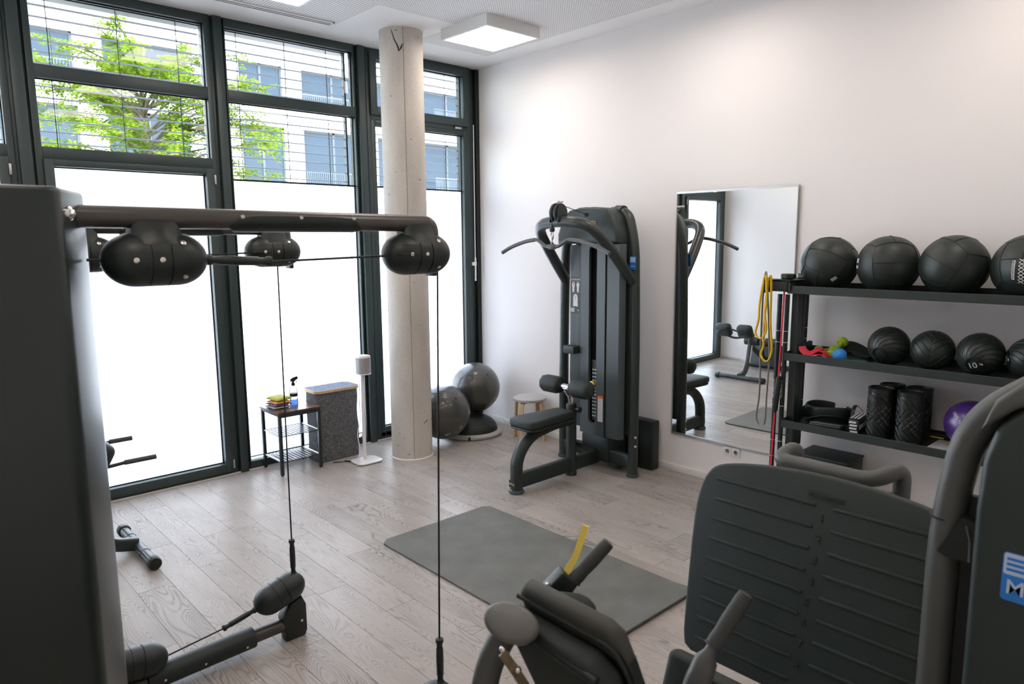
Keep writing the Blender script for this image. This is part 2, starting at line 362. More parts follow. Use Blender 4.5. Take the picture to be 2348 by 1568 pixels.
def ribbed_mat():
    m, ns, lk = newmat('mat_foam'); tc = ns.new('ShaderNodeTexCoord'); sp = ns.new('ShaderNodeSeparateXYZ'); lk.new(tc.outputs['Object'], sp.inputs[0])
    s = nmath(ns, lk, 'SINE', nmath(ns, lk, 'MULTIPLY', sp.outputs['Y'], 2*PI/0.011))
    n = ns.new('ShaderNodeTexNoise'); n.inputs['Scale'].default_value = 5; n.inputs['Detail'].default_value = 4; lk.new(tc.outputs['Object'], n.inputs['Vector'])
    cr = ns.new('ShaderNodeValToRGB'); lk.new(n.outputs['Fac'], cr.inputs[0]); e = cr.color_ramp.elements; e[0].position = 0.3; e[0].color = (0.12, 0.125, 0.113, 1); e[1].position = 0.7; e[1].color = (0.165, 0.17, 0.155, 1)
    b = ns.new('ShaderNodeBsdfPrincipled'); b.inputs['Roughness'].default_value = 0.62; lk.new(cr.outputs[0], b.inputs['Base Color'])
    bp = ns.new('ShaderNodeBump'); bp.inputs['Strength'].default_value = 0.35; bp.inputs['Distance'].default_value = 0.0015; lk.new(s, bp.inputs['Height']); lk.new(bp.outputs[0], b.inputs['Normal'])
    o = ns.new('ShaderNodeOutputMaterial'); lk.new(b.outputs[0], o.inputs[0])
ribbed_mat()
def liquid():
    m, ns, lk = newmat('blue_liquid'); b = ns.new('ShaderNodeBsdfPrincipled'); b.inputs['Base Color'].default_value = (0.12, 0.28, 0.85, 1); b.inputs['Roughness'].default_value = 0.05; b.inputs['Transmission Weight'].default_value = 0.6
    o = ns.new('ShaderNodeOutputMaterial'); lk.new(b.outputs[0], o.inputs[0])
liquid()

# ---------------------------------------------------------------- objects
ORG = {}
def O(name, g, m, parent=None, kind=None, smooth=38, label=None, cat=None, group=None):
    """one mesh object; under a parent it is a part"""
    me = bpy.data.meshes.new(name)
    off = V3((0, 0, 0))
    if parent is not None: off = ORG[parent.name]
    else:
        xs = [v.x for v in g.v]; ys = [v.y for v in g.v]; zs = [v.z for v in g.v]
        off = V3(((min(xs)+max(xs))/2, (min(ys)+max(ys))/2, min(zs)))
    me.from_pydata([v-off for v in g.v], [], g.f)
    ms = m if isinstance(m, (list, tuple)) else [m]
    for q in ms: me.materials.append(MATS[q])
    if len(ms) > 1: me.polygons.foreach_set('material_index', g.m)
    bm = bmesh.new(); bm.from_mesh(me); bmesh.ops.recalc_face_normals(bm, faces=bm.faces[:]); bm.to_mesh(me); bm.free()
    if smooth:
        me.polygons.foreach_set('use_smooth', [True]*len(me.polygons)); me.set_sharp_from_angle(angle=math.radians(smooth))
    o = bpy.data.objects.new(name, me); COL.objects.link(o)
    if parent is not None: o.parent = parent; ORG[o.name] = off
    else: o.location = off; ORG[o.name] = off
    if kind: o['kind'] = kind
    if label: o['label'] = label
    if cat: o['category'] = cat
    if group: o['group'] = group
    return o
def thing(name, loc, label=None, cat=None, group=None, kind=None, local=False):
    """an Empty at the base of a thing; parts are written in world space unless local"""
    o = bpy.data.objects.new(name, None); COL.objects.link(o); o.location = loc; o.empty_display_size = 0.1
    ORG[o.name] = V3((0, 0, 0)) if local else V3(loc)
    if label: o['label'] = label
    if cat: o['category'] = cat
    if group: o['group'] = group
    if kind: o['kind'] = kind
    return o
def dup(root, loc, rot=(0, 0, 0), label=None):
    def cp(o, par):
        c = o.copy(); COL.objects.link(c); ORG[c.name] = ORG.get(o.name, V3((0,0,0)))
        if par is not None: c.parent = par
        for ch in list(o.children): cp(ch, c)
        return c
    r = cp(root, None); r.location = loc; r.rotation_euler = rot
    if label: r['label'] = label
    return r
def logo(parent, M, w, plate_mat, text_mat, plate_name='logo_plate', depth=0.0012):
    """stepped brand plate with the lettering on it; M is right/up/normal"""
    h = w*0.16
    p = G().prism([(-w*.5, h*.62), (-w*.5, -h*.02), (-w*.44, -h*.02), (-w*.44, -h*.62), (w*.22, -h*.62), (w*.22, -h*.9), (w*.33, -h*.9), (w*.33, -h*.5), (w*.5, -h*.5), (w*.5, h*.4), (w*.1, h*.4), (w*.1, h*.62)][::-1], 0, depth, M)
    a = O(plate_name, p, plate_mat, parent, smooth=0)
    O('logo_lettering', G().text('TECHNOGYM', w*.155, M @ T(0, -h*.05, depth+0.0004), 0.0004, w*.001), text_mat, a, smooth=0)
    return a
# ================================================================ the room
HC = 3.90
YB, XL = -7.6, -5.5
# floor: slab and single planks
fl = thing('floor', (0, 0, 0), 'grey-brown oak plank floor of the gym', kind='structure')
O('subfloor', G().box(XL-.2, .25, YB-.2, .12, -.15, -.0085), 'gasket', fl, smooth=0)
PW, PL = 0.192, 1.285
def plank_mesh(L):
    me = bpy.data.meshes.new('plank'); g = G(); w = PW-.0012; l = L-.0012; c = .0012
    g.add([(0,0,-.008),(w,0,-.008),(w,l,-.008),(0,l,-.008),(0,0,-c),(w,0,-c),(w,l,-c),(0,l,-c),(c,c,0),(w-c,c,0),(w-c,l-c,0),(c,l-c,0)],
          [(0,1,5,4),(1,2,6,5),(2,3,7,6),(3,0,4,7),(4,5,9,8),(5,6,10,9),(6,7,11,10),(7,4,8,11),(8,9,10,11)])
    me.from_pydata(g.v, [], g.f); me.materials.append(MATS['oak_plank']); return me
_pm = {}
nrow = int(math.ceil((0.03-XL)/PW))
for i in range(nrow):
    x = XL + i*PW; y = YB - random.random()*PL
    cuts = []
    while y < 0:
        y1 = y+PL; a = max(y, YB); b = min(y1, 0.0)
        if b-a > 0.02: cuts.append((a, b))
        y = y1
    for a, b in cuts:
        L = round(b-a, 3)
        if L not in _pm: _pm[L] = plank_mesh(L)
        p = bpy.data.objects.new('plank', _pm[L]); COL.objects.link(p); p.parent = fl; p.location = (x, a, 0)
# walls
O('wall_right', G().box(0, .2, YB-.2, -.47, -.15, HC).box(.03, .2, -.47, .12, -.15, HC), 'wall_paint', kind='structure', smooth=0, label='tall white painted wall with mirror and rack')
O('wall_left', G().box(XL-.2, XL, YB-.2, -.42, -.15, HC).box(XL-.2, XL-.03, -.42, .12, -.15, HC), 'wall_paint', kind='structure', smooth=0, label='white painted wall seen in the mirror')
O('wall_back', G().box(XL, 0, YB-.2, YB, -.15, HC), 'wall_paint', kind='structure', smooth=0, label='white painted wall behind the viewer')
O('baseboard_right', G().rbox(-.012, 0, YB, -.47, 0, .065, .004, 2).rbox(.018, .03, -.47, -.06, 0, .065, .004, 2), 'baseboard_white', kind='structure', label='low white skirting board below the mirror wall')
O('baseboard_left', G().rbox(XL, XL+.012, YB, -.42, 0, .065, .004, 2).rbox(XL-.03, XL-.018, -.42, -.06, 0, .065, .004, 2), 'baseboard_white', kind='structure', label='low white skirting board on the reflected wall')
O('baseboard_back', G().rbox(XL+.02, -.02, YB, YB+.012, 0, .065, .004, 2), 'baseboard_white', kind='structure', label='low white skirting board behind the viewer')
# ceiling with perforated boards
ce = thing('ceiling', (0, 0, HC), 'white suspended ceiling with perforated acoustic boards', kind='structure')
O('ceiling_slab', G().box(XL-.2, .25, YB-.2, .3, HC, HC+.3), 'ceiling_paint', ce, smooth=0)
for x0, x1, y0, y1 in ((-5.25, -1.94, YB+.3, -.50), (-1.94, -.27, YB+.3, -1.17), (-1.12, -.27, -1.17, -.55)):
    O('perforated_panel', G().box(x0, x1, y0, y1, HC-.0015, HC+.001), 'perforated_board', ce, smooth=0)
# round concrete column
cx, cy, cr = -1.405, -.69, .194
co = thing('column', (cx, cy, 0), 'round exposed concrete column before the windows', kind='structure')
O('shaft', G().lathe([(cr, 0), (cr, HC+.002)], 64, T(cx, cy, 0)), 'concrete', co)
O('joint_ring', G().lathe([(cr+.009, 0), (cr+.009, .006), (cr+.001, .012)], 64, T(cx, cy, 0)), 'baseboard_white', co)
O('ceiling_ring', G().lathe([(cr+.001, HC-.008), (cr+.008, HC-.004), (cr+.008, HC)], 64, T(cx, cy, 0)), 'ceiling_paint', co)
_a = math.atan2(-6.198-cy, -5.171-cx)
def on_col(da, z, k=.0006): return (cx+(cr+k)*math.cos(_a+da), cy+(cr+k)*math.sin(_a+da), z)
O('shuttering_seam', G().tube([on_col(.1, z) for z in (0.01, 1.5, 2.5, 3.88)], .0013, 5), 'leather_seam', co)
O('crack', G().tube([on_col(a, z, .0004) for a, z in ((-.42, 3.86), (-.30, 3.78), (-.18, 3.74), (-.08, 3.685), (0, 3.71), (.05, 3.74), (.13, 3.745))], [.003, .0045, .006, .009, .007, .004, .0015], 5), 'leather_seam', co)
O('chip', G().tube([on_col(a, z, .0004) for a, z in ((.62, .34), (.74, .355), (.86, .37))], [.001, .004, .003], 5), 'leather_seam', co)

# ---------------------------------------------------------------- windows
FD0, FD1 = -.045, .055          # frame depth
def win_frame(g, x0, x1, z0, z1, w, y0=FD0, y1=FD1, wt=None, wb=None):
    wt = w if wt is None else wt; wb = w if wb is None else wb
    g.rbox(x0, x0+w, y0, y1, z0, z1, .004, 2); g.rbox(x1-w, x1, y0, y1, z0, z1, .004, 2)
    g.rbox(x0+w, x1-w, y0, y1, z1-wt, z1, .004, 2); g.rbox(x0+w, x1-w, y0, y1, z0, z0+wb, .004, 2)
def pane(w, name, x0, x1, z0, z1, m, y=.012):
    O(name, G().add([(x0, y, z0), (x1, y, z0), (x1, y, z1), (x0, y, z1)], [(0, 1, 2, 3)]), m, w, smooth=0)
    g = G(); t = .008
    for a, b, c, d in ((x0, x0+t, z0, z1), (x1-t, x1, z0, z1), (x0, x1, z1-t, z1), (x0, x1, z0, z0+t)): g.box(a, b, y-.012, y-.003, c, d)
    O('glazing_bead', g, 'gasket', w, smooth=0)
posts = [(-5.53, -5.41), (-4.27, -4.15), (-2.85, -2.735), (-1.505, -1.385), (-.085, .03)]
for i, (a, b) in enumerate(posts):
    t = thing('trim_%d' % (i+1), ((a+b)/2, 0, 0), 'dark grey window post', kind='structure')
    O('post', G().rbox(a, b, -.02, .07, 0, HC, .004, 2), 'frame_anthracite', t)
    if 0 < i < 4: O('cover_strip', G().rbox(a+.022, b-.022, -.075, -.018, 0, HC-.005, .004, 2), 'frame_anthracite', t)
    if i == 4: O('guide_rail', G().rbox(-.022, .026, -.07, -.018, .0, HC-.01, .004, 2), 'gasket', t)
TZ0, TZ1 = 3.232, 3.325
bays = [(-5.41, -4.27), (-4.15, -2.85), (-2.735, -1.505), (-1.385, -.085)]
wlab = ['frosted window bay by the reflected wall', 'window bay with glazed frosted door leaf and tree behind', 'tall fixed window bay behind the side table', 'window bay behind the concrete column']
for i, (x0, x1) in enumerate(bays):
    w = thing('window_%d' % (i+1), ((x0+x1)/2, 0, 0), wlab[i], kind='structure')
    g = G(); fw = .045 if i != 2 else .012
    win_frame(g, x0, x1, 0, HC, fw, wt=.07, wb=.075); O('window_frame', g, 'frame_anthracite', w)
    O('transom', G().rbox(x0+fw, x1-fw, FD0, FD1, TZ0, TZ1, .004, 2), 'frame_anthracite', w)
    a, b = x0+fw, x1-fw
    if i in (0, 1):
        pane(w, 'clear_pane', a, b, TZ1, HC-.07, 'window_glass'); 
        O('transom', G().rbox(a, b, FD0, FD1, 2.66, 2.745, .004, 2), 'frame_anthracite', w)
        pane(w, 'clear_pane', a, b, 2.745, TZ0, 'window_glass')
        g = G(); win_frame(g, a, b, .03, 2.66, .062, -.07, .03, wt=.05, wb=.075); O('door_leaf', g, 'frame_anthracite', w)
        pane(w, 'frosted_pane', a+.062, b-.062, .105, 2.61, 'frosted_glass', .0)
        for z in (2.56, .09): O('hinge', G().rbox(b-.004, b+.012, -.082, -.068, z-.03, z+.05, .004, 2), 'brushed_steel', w)
    elif i == 2:
        pane(w, 'clear_pane', a, b, TZ1, HC-.07, 'window_glass'); pane(w, 'clear_pane', a, b, 2.585, TZ0, 'window_glass'); pane(w, 'frosted_pane', a, b, .10, 2.585, 'frosted_glass')
    else:
        g = G(); win_frame(g, a-.01, b+.01, TZ0+.04, HC-.03, .075, -.07, .03, wt=.075, wb=.085); O('tilt_sash', g, 'frame_anthracite', w)
        pane(w, 'clear_pane', a+.065, b-.065, TZ0+.125, HC-.105, 'window_glass', .0)
        g = G(); win_frame(g, a, b, .03, TZ0, .05, wb=.10); O('lower_sash', g, 'frame_anthracite', w)
        pane(w, 'clear_pane', a+.05, b-.05, 2.59, TZ0-.05, 'window_glass'); pane(w, 'frosted_pane', a+.05, b-.05, .13, 2.59, 'frosted_glass')
        for xx in (-1.15, -.27):
            O('sash_lock', G().rbox(xx-.045, xx+.045, -.075, -.045, TZ0+.008, TZ0+.03, .005, 2), 'brushed_steel', w)
        O('crank_rod', G().cyl((-.072, -.085, 1.60), (-.072, -.085, 3.3), .005, 8), 'white_plastic', w)
        O('crank_grip', G().cyl((-.072, -.088, 1.60), (-.072, -.088, 1.86), .009, 10).rbox(-.092, -.055, -.09, -.045, 1.77, 1.81, .003, 2), 'white_plastic', w)
    O('floor_strip', G().box(x0-.06, x1+.06, -.062, -.04, 0, .008), 'baseboard_white', w, smooth=0)
# outside blinds, one per bay
for i, (x0, x1) in enumerate(bays):
    t = thing('venetian_blind', ((x0+x1)/2, .17, 2.4), ['open outdoor slat blind on the bay nearest the reflected wall', 'open outdoor slat blind before the sunlit tree', 'open outdoor slat blind left of the concrete column', 'open outdoor slat blind behind the concrete column'][i], 'blind', 'outdoor blinds')
    O('head_box', G().box(x0, x1, .12, .24, HC-.06, HC+.02), 'frame_anthracite', t, smooth=0)
    sl = G(); prof = []
    for k in range(5):
        u = k/4-.5; prof.append((.17+u*.066, .010*(1-4*u*u)+u*.006))
    w0, w1 = x0+.015, x1-.015
    V = [(xx, y, z) for xx in (w0, w1) for y, z in prof]; sl.add(V, [(k, k+1, k+6, k+5) for k in range(4)])
    first = None; z = HC-.12
    while z > 2.42:
        if first is None:
            first = bpy.data.meshes.new('slat'); first.from_pydata(sl.v, [], sl.f); first.materials.append(MATS['slat_alu']); first.polygons.foreach_set('use_smooth', [True]*4)
        o = bpy.data.objects.new('slat', first); COL.objects.link(o); o.parent = t; o.location = V3((0, 0, z)) - ORG[t.name]; z -= .082
    O('bottom_rail', G().rbox(w0, w1, .13, .21, 2.36, 2.395, .006, 2), 'slat_alu', t)
    for q in (.14, .5, .84):
        xx = x0+(x1-x0)*q
        O('ladder_cord', G().tube([(xx, .135, 2.38), (xx, .135, HC)], .0032, 5).tube([(xx+.03, .205, 2.38), (xx+.03, .205, HC)], .0015, 4), 'blind_cord', t)
    O('side_rail', G().box(x0-.012, x0+.006, .15, .19, 0, HC).box(x1-.006, x1+.012, .15, .19, 0, HC), 'frame_anthracite', t, smooth=0)

# ---------------------------------------------------------------- outside
O('ground', G().box(-60, 70, .12, 80, -.25, -.12), 'paving', kind='structure', smooth=0, label='pale paved courtyard outside the windows')
FY = 34.0; S = 2.094
def FX(x): return -5.17+(x+5.17)*S
def FZ(z): return 2.05+(z-2.05)*S
bd = thing('apartment_building', (12, FY, -.12), 'white apartment house with dark windows across the courtyard', 'building')
cols = [(-11.6, -7.8), (-6.9, -3.2), (-.83-2.2, 3.5), (4.7, 8.7), (FX(2.76), FX(4.02)), (FX(4.55), FX(6.55)), (FX(7.0), FX(8.3)), (FX(8.75), FX(10.8)), (29.6, 33.5)]
rows = [(FZ(5.68), FZ(6.86)), (FZ(3.55), FZ(5.22)), (.6, 3.9)]
zs = sorted([-.12, 18.0] + [z for r in rows for z in r])
wg = G()
for j in range(len(zs)-1):
    z0, z1 = zs[j], zs[j+1]
    if any(abs(r[0]-z0) < 1e-6 for r in rows):
        e = [-25.0]+[x for c in cols for x in c]+[48.0]
        for k in range(0, len(e), 2): wg.box(e[k], e[k+1], FY, FY+.4, z0, z1)
    else: wg.box(-25, 48, FY, FY+.4, z0, z1)
O('wall', wg, 'facade_white', bd, smooth=0)
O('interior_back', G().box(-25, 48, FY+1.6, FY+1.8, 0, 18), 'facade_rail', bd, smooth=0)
O('roof', G().box(-25.3, 48.3, FY-.3, FY+9, 18, 18.3), 'roof_gravel', bd, smooth=0)
for ci, (a, b) in enumerate(cols):
    for ri, (z0, z1) in enumerate(rows):
        rec = .35
        w = O('window', G().box(a, a+.12, FY+rec-.1, FY+rec, z0, z1).box(b-.12, b, FY+rec-.1, FY+rec, z0, z1).box(a, b, FY+rec-.1, FY+rec, z1-.12, z1).box(a, b, FY+rec-.1, FY+rec, z0, z0+.12).box((a+b)/2-.07, (a+b)/2+.07, FY+rec-.1, FY+rec, z0, z1), 'facade_frame', bd, smooth=0)
        O('window_pane', G().box(a+.1, b-.1, FY+rec-.04, FY+rec-.03, z0+.1, z1-.1), 'facade_glass', w, smooth=0)
        if ci in (0, 2, 5, 7) and ri < 2:
            out = .25 if ci != 7 else 1.3
            zb = z0+.05
            sl = O('balcony_slab', G().box(a-.1, b+.1, FY-out, FY+.3, zb-.5, zb), 'facade_white', bd, smooth=0)
            rg = G().box(a-.05, b+.05, FY-out, FY-out+.04, zb+.95, zb+1.0).box(a-.05, b+.05, FY-out, FY-out+.04, zb+.06, zb+.1)
            x = a
            while x < b: rg.box(x, x+.025, FY-out, FY-out+.03, zb+.1, zb+.95); x += .13
            O('railing', rg, 'facade_rail', sl, smooth=0)
# tree in front of the windows
tx, ty = -1.55, 6.4
tr = thing('locust_tree', (tx, ty, -.12), 'young bright green feathery tree outside the windows', 'tree')
O('trunk', G().tube(spline([(tx, ty, -.13), (tx+.05, ty, 1.2), (tx-.03, ty+.05, 2.4), (tx+.05, ty, 3.6), (tx, ty, 4.6)], 4), [.09-.0045*i for i in range(17)], 10), 'bark', tr)
br = G(); tips = []
for i in range(90):
    z = 1.9+2.9*random.random(); a = random.random()*2*PI; L = (2.25*math.sqrt(max(.1, 1-((z-3.5)/2.0)**2)))*(.55+.5*random.random())
    p0 = V3((tx, ty, z)); p2 = p0+V3((math.cos(a)*L, math.sin(a)*L, .25+.5*random.random())); p1 = (p0+p2)/2+V3((0, 0, .18))
    pts = spline([p0, p1, p2], 4); br.tube(pts, [.022-.0018*k for k in range(len(pts))], 5)
    for k in range(52):
        t = .2+.8*random.random(); q = p0.lerp(p2, t)+V3((0, 0, .18*4*t*(1-t)))
        tips.append((q, a))
O('branches', br, 'bark', tr)
lf = G()
for q, a in tips:
    d = V3((math.cos(a)+random.gauss(0, .7), math.sin(a)+random.gauss(0, .7), random.gauss(-.1, .35))).normalized()
    side = d.cross(V3((0, 0, 1))).normalized(); L = .16+.14*random.random(); n = 7
    q = q+V3((random.gauss(0, .05), random.gauss(0, .05), random.gauss(0, .05)))
    for k in range(n):
        c = q+d*(L*k/n)+V3((0, 0, -.05*(k/n)**2))
        for s in (-1, 1):
            e = (side*s+d*.35+V3((0, 0, random.gauss(0, .25)))).normalized(); l = .07; wd = d*.017
            lf.add([c, c+e*l*.5+wd, c+e*l, c+e*l*.5-wd], [(0, 1, 2, 3)])
O('foliage', lf, 'locust_leaf', tr, kind='stuff', smooth=0)

# ---------------------------------------------------------------- lamps and vent
lamps = [(-.86, -1.28, 'square ceiling panel light right of the concrete column'), (-2.82, -1.28, 'square ceiling panel light cut by the top of the picture above the vent'), (-4.78, -1.28, 'square ceiling panel light above the back extension bench'),
         (-.86, -3.25, 'square ceiling panel light above the wall mirror'), (-2.82, -3.25, 'square ceiling panel light above the exercise mat'), (-4.78, -3.25, 'square ceiling panel light above the cable station'),
         (-.86, -5.25, 'square ceiling panel light above the storage rack'), (-2.82, -5.25, 'square ceiling panel light above the leg press'), (-4.78, -5.25, 'square ceiling panel light nearest the viewer')]
L0 = None
for x, y, lab in lamps:
    if L0 is None:
        L0 = thing('ceiling_light', (x, y, HC), lab, 'ceiling light', 'square ceiling panel lights', local=True)
        h = .31; hh = .085
        g = G()
        for a, b, c, d in ((-h, h, -h, -h+.012), (-h, h, h-.012, h), (-h, -h+.012, -h+.012, h-.012), (h-.012, h, -h+.012, h-.012)): g.box(a, b, c, d, -hh, -.0005)
        O('lamp_housing', g, 'vent_white', L0, smooth=0)
        g = G()
        for a, b, c, d in ((-h, h, -h, -h+.022), (-h, h, h-.022, h), (-h, -h+.022, -h+.022, h-.022), (h-.022, h, -h+.022, h-.022)): g.box(a, b, c, d, -hh-.006, -hh)
        O('lamp_rim', g, 'vent_white', L0, smooth=0)
        O('diffuser', G().box(-h+.02, h-.02, -h+.02, h-.02, -hh-.003, -hh+.004), 'lamp_diffuser', L0, smooth=0)
        o = L0
    else: o = dup(L0, (x, y, HC), label=lab)
v = thing('ceiling_vent', (-2.6, -.49, HC), 'long slotted air vent in the ceiling above the windows', 'vent')
g = G()
for a, b in ((-.545, -.527), (-.500, -.490), (-.463, -.450)): g.box(-3.9, -1.975, a, b, HC-.012, HC-.001)
g.box(-1.987, -1.975, -.545, -.450, HC-.012, HC-.001)
O('vent_rim', g, 'vent_white', v, smooth=0)
for a, b in ((-.527, -.500), (-.490, -.463)): O('slot', G().box(-3.9, -1.987, a, b, HC-.004, HC-.001), 'vent_dark', v, smooth=0)
# ================================================================ wall mirror and socket
mr = thing('wall_mirror', (0, -3.228, .36), 'tall frameless mirror with thin steel edge on the white wall', 'mirror')
MT = T(-.006, -3.228, .36) @ RY(math.radians(-.26)) @ RZ(math.radians(.44))
O('mirror_pane', G().add([(-.011, -.522, 0), (-.011, .522, 0), (-.011, .522, 2.07), (-.011, -.522, 2.07)], [(0, 1, 2, 3)], MT), 'mirror_glass', mr, smooth=0)
O('backing', G().box(-.010, .004, -.522, .522, 0, 2.07, MT), 'mirror_edge', mr, smooth=0)
g = G()
for y0, y1, z0, z1 in ((-.524, .524, -.012, .004), (-.524, .524, 2.066, 2.082), (-.527, -.521, -.012, 2.082), (.521, .525, -.012, 2.082)): g.box(-.016, .003, y0, y1, z0, z1, MT)
O('edge_strip', g, 'brushed_steel', mr, smooth=0)
so = thing('power_socket', (0, -3.288, .298), 'white double power socket below the mirror', 'socket')
for k, yc in enumerate((-3.25, -3.326)):
    p = O('socket_plate', G().rbox(-.010, 0, yc-.0375, yc+.0375, .258, .338, .003, 2), 'white_plastic', so)
    M = T(-.010, yc, .298) @ RY(-PI/2)
    O('socket_well', G().lathe([(.0225, 0), (.0215, .0025), (.019, .0025), (.018, -.006), (0, -.006)], 24, M), 'baseboard_white', p)
    for s in (-1, 1): O('pin_hole', G().lathe([(.003, -.0055), (.003, -.005), (0, -.005)], 8, M @ T(0, s*.0095, 0)), 'gasket', p)

# ================================================================ exercise mat
xa, xb, ya, yb = -2.735, -1.765, -4.09, -2.22
n_x, n_y = 10, 60
g = G(); th = .012; out = rrect(xb-xa, yb-ya, .05, 5, (xa+xb)/2, (ya+yb)/2)
def mat_z(x, y):
    e = max(0, (ya+.16-y)/.16); return .035*e*e*(1-.55*e) + .004*max(0, (y-(yb-.1))/.1) 
nx, ny = 14, 48; V = []; F = []
for j in range(ny+1):
    y = ya+(yb-ya)*j/ny
    ins = 0
    d = min(y-ya, yb-y)
    if d < .05: ins = .05-math.sqrt(max(0, .05**2-(.05-d)**2))
    for i in range(nx+1):
        x = (xa+ins)+(xb-xa-2*ins)*i/nx; V.append((x, y, mat_z(x, y)+th))
b0 = len(V); V += [(x, y, z-th+.0005) for x, y, z in V]
for j in range(ny):
    for i in range(nx):
        a = j*(nx+1)+i; F.append((a, a+1, a+nx+2, a+nx+1)); F.append((b0+a, b0+a+nx+1, b0+a+nx+2, b0+a+1))
ring = [i for i in range(nx+1)] + [j*(nx+1)+nx for j in range(1, ny+1)] + [ny*(nx+1)+i for i in range(nx-1, -1, -1)] + [j*(nx+1) for j in range(ny-1, 0, -1)]
for k in range(len(ring)):
    a, b = ring[k], ring[(k+1) % len(ring)]; F.append((a, b0+a, b0+b, b))
g.add(V, F)
O('exercise_mat', g, 'mat_foam', label='large dark grey ribbed exercise mat on the floor', cat='mat')

# ================================================================ lat pulldown machine
YC = -2.155
lt = thing('lat_machine', (-.6, YC, 0), 'black lat pulldown machine with wide bar, seat and weight stack', 'gym machine')
for s in (1, -1):
    yp = YC-s*.41
    path = fillet([(-.39, yp, .012), (-.39, yp, 1.2), (-.39, yp+s*.02, 2.0), (-.37, YC-s*.305, 2.275), (-.35, YC-s*.12, 2.285)], [.1, .6, .5, .16, .05], 8)
    p = O('frame_post', G().tube(path, .044, 18), 'lat_frame', lt)
    O('foot_cap', G().lathe([(.052, 0), (.055, .012), (.052, .028), (.046, .03)], 24, T(-.39, yp, 0)), 'shroud_grey', p)
    if s == 1:
        st = O('sticker', G().rbox(-.4375, -.4345, yp+.0-.032, yp+.032, 1.855-.055, 1.855+.055, .001, 1, T(.0, .0, 0)), 'blue_print', p)
        O('sticker_panel', G().box(-.4382, -.4374, yp-.025, yp+.025, 1.862, 1.903).box(-.4382, -.4374, yp-.02, yp+.02, 1.825, 1.832), 'pale_blue_print', st, smooth=0)
        for z in (.36, .28): O('bolt', G().lathe([(.012, 0), (.012, .004), (.008, .007)], 12, T(-.41, yp-.038, z) @ RX(PI/2) @ RY(-.5)), 'screw_steel', p)
# arm hoop carrying the pulley
arm = fillet([(-.40, YC-.385, 1.69), (-.62, YC-.365, 1.93), (-.86, YC-.30, 2.175), (-.905, YC, 2.205), (-.86, YC+.30, 2.175), (-.62, YC+.365, 1.93), (-.40, YC+.385, 1.69)], [.1, .25, .24, .1, .24, .25, .1], 9)
O('pulley_arm', G().tube(arm, .047, 20), 'lat_frame', lt)
# top cover
cv = [(-.40, 2.02), (-.40, 2.10), (-.33, 2.245), (-.24, 2.305), (-.08, 2.325), (.08, 2.325), (.24, 2.305), (.33, 2.245), (.40, 2.10), (.40, 2.02), (.22, 1.99), (-.22, 1.99)]
cv = [(a*.86, max(b, 2.015)) for a, b in cv]
top = O('top_cover', G().prism([(a, b) for a, b in cv], 0, .26, frame((-.30, YC, 0), (0, -1, 0), (0, 0, 1)), .03, 4), 'shroud_dark', lt)
logo(top, frame((-.5625, YC-.02, 2.195), (0, -1, 0), (0, 0, 1)), .17, 'yellow_plastic', 'black_print')
O('cable_port', G().lathe([(.018, 0), (.018, .006), (.012, .008), (0, .002)], 16, T(-.56, YC, 2.262) @ RY(-PI/2)), 'gasket', top)
for s in (1, -1): O('tube_sleeve', G().tube([(-.352, YC-s*.17, 2.285), (-.362, YC-s*.25, 2.28)], .054, 18), 'shroud_dark', top)
# weight shroud
ZS0, ZS1 = .34, 2.025
pl = [(-.40, -1.915), (-.52, -2.065), (-.535, -2.065), (-.42, -1.905)]
def plan(pts, z0, z1, bev=.004): return G().prism([(x, y) for x, y in pts], z0, z1, None, bev, 2)
O('side_panel', G().rbox(-.518, -.45, -2.069, -1.935, ZS0+.04, ZS1-.02, .006, 2), 'shroud_grey', lt)
O('panel_edge_highlight', G().box(-.522, -.50, -2.0765, -2.0705, ZS0+.02, ZS1-.01), 'slat_alu', lt, smooth=0)  # bright highlight between the two panels, put in as a paler coloured strip
fr_ = G()
# front panel with a long rounded slot
ys, ye, s0, s1, z0, z1 = -2.078, -2.352, -2.172, -2.260, .44, 2.0
rr = (s0-s1)/2; ym = (s0+s1)/2
hole = [(ym+rr*math.cos(t), z1-rr+rr*math.sin(t)) for t in [PI*k/10 for k in range(11)]] + [(ym-rr*math.cos(t), z0+rr-rr*math.sin(t)) for t in [PI*k/10 for k in range(11)]]
outer = [(ys+(ye-ys)*i/10, ZS1) for i in range(11)] + [(ye+(ys-ye)*i/10, ZS0) for i in range(11)]
k = len(hole); V = []
for x in (-.535, -.505):
    V += [(x, y, z) for y, z in outer]; V += [(x, y, z) for y, z in hole]
F = []
for i in range(k):
    j = (i+1) % k
    F += [(i, j, k+j, k+i), (2*k+i, 3*k+i, 3*k+j, 2*k+j), (k+i, k+j, 3*k+j, 3*k+i), (i, 2*k+i, 2*k+j, j)]
fr_.add(V, F); O('front_panel', fr_, 'shroud_grey', lt)
O('slot_back', G().box(-.47, -.455, -2.36, -2.09, .38, 2.04), 'gasket', lt, smooth=0)
O('panel_groove', G().box(-.515, -.49, -2.375, -2.345, ZS0+.01, ZS1-.01), 'shroud_dark', lt, smooth=0)
O('side_panel', plan([(-.535, -2.374), (-.53, -2.50), (-.50, -2.525), (-.47, -2.525), (-.47, -2.374)], ZS0, ZS1-.01, .006), 'shroud_grey', lt)
O('rear_panel', G().rbox(-.42, -.36, -2.535, -1.91, ZS0+.03, ZS1, .008, 2), 'shroud_dark', lt)
ws = O('weight_stack', G().box(-.50, -.475, -2.245, -2.185, .46, 1.0), 'black_powder', lt, smooth=0)
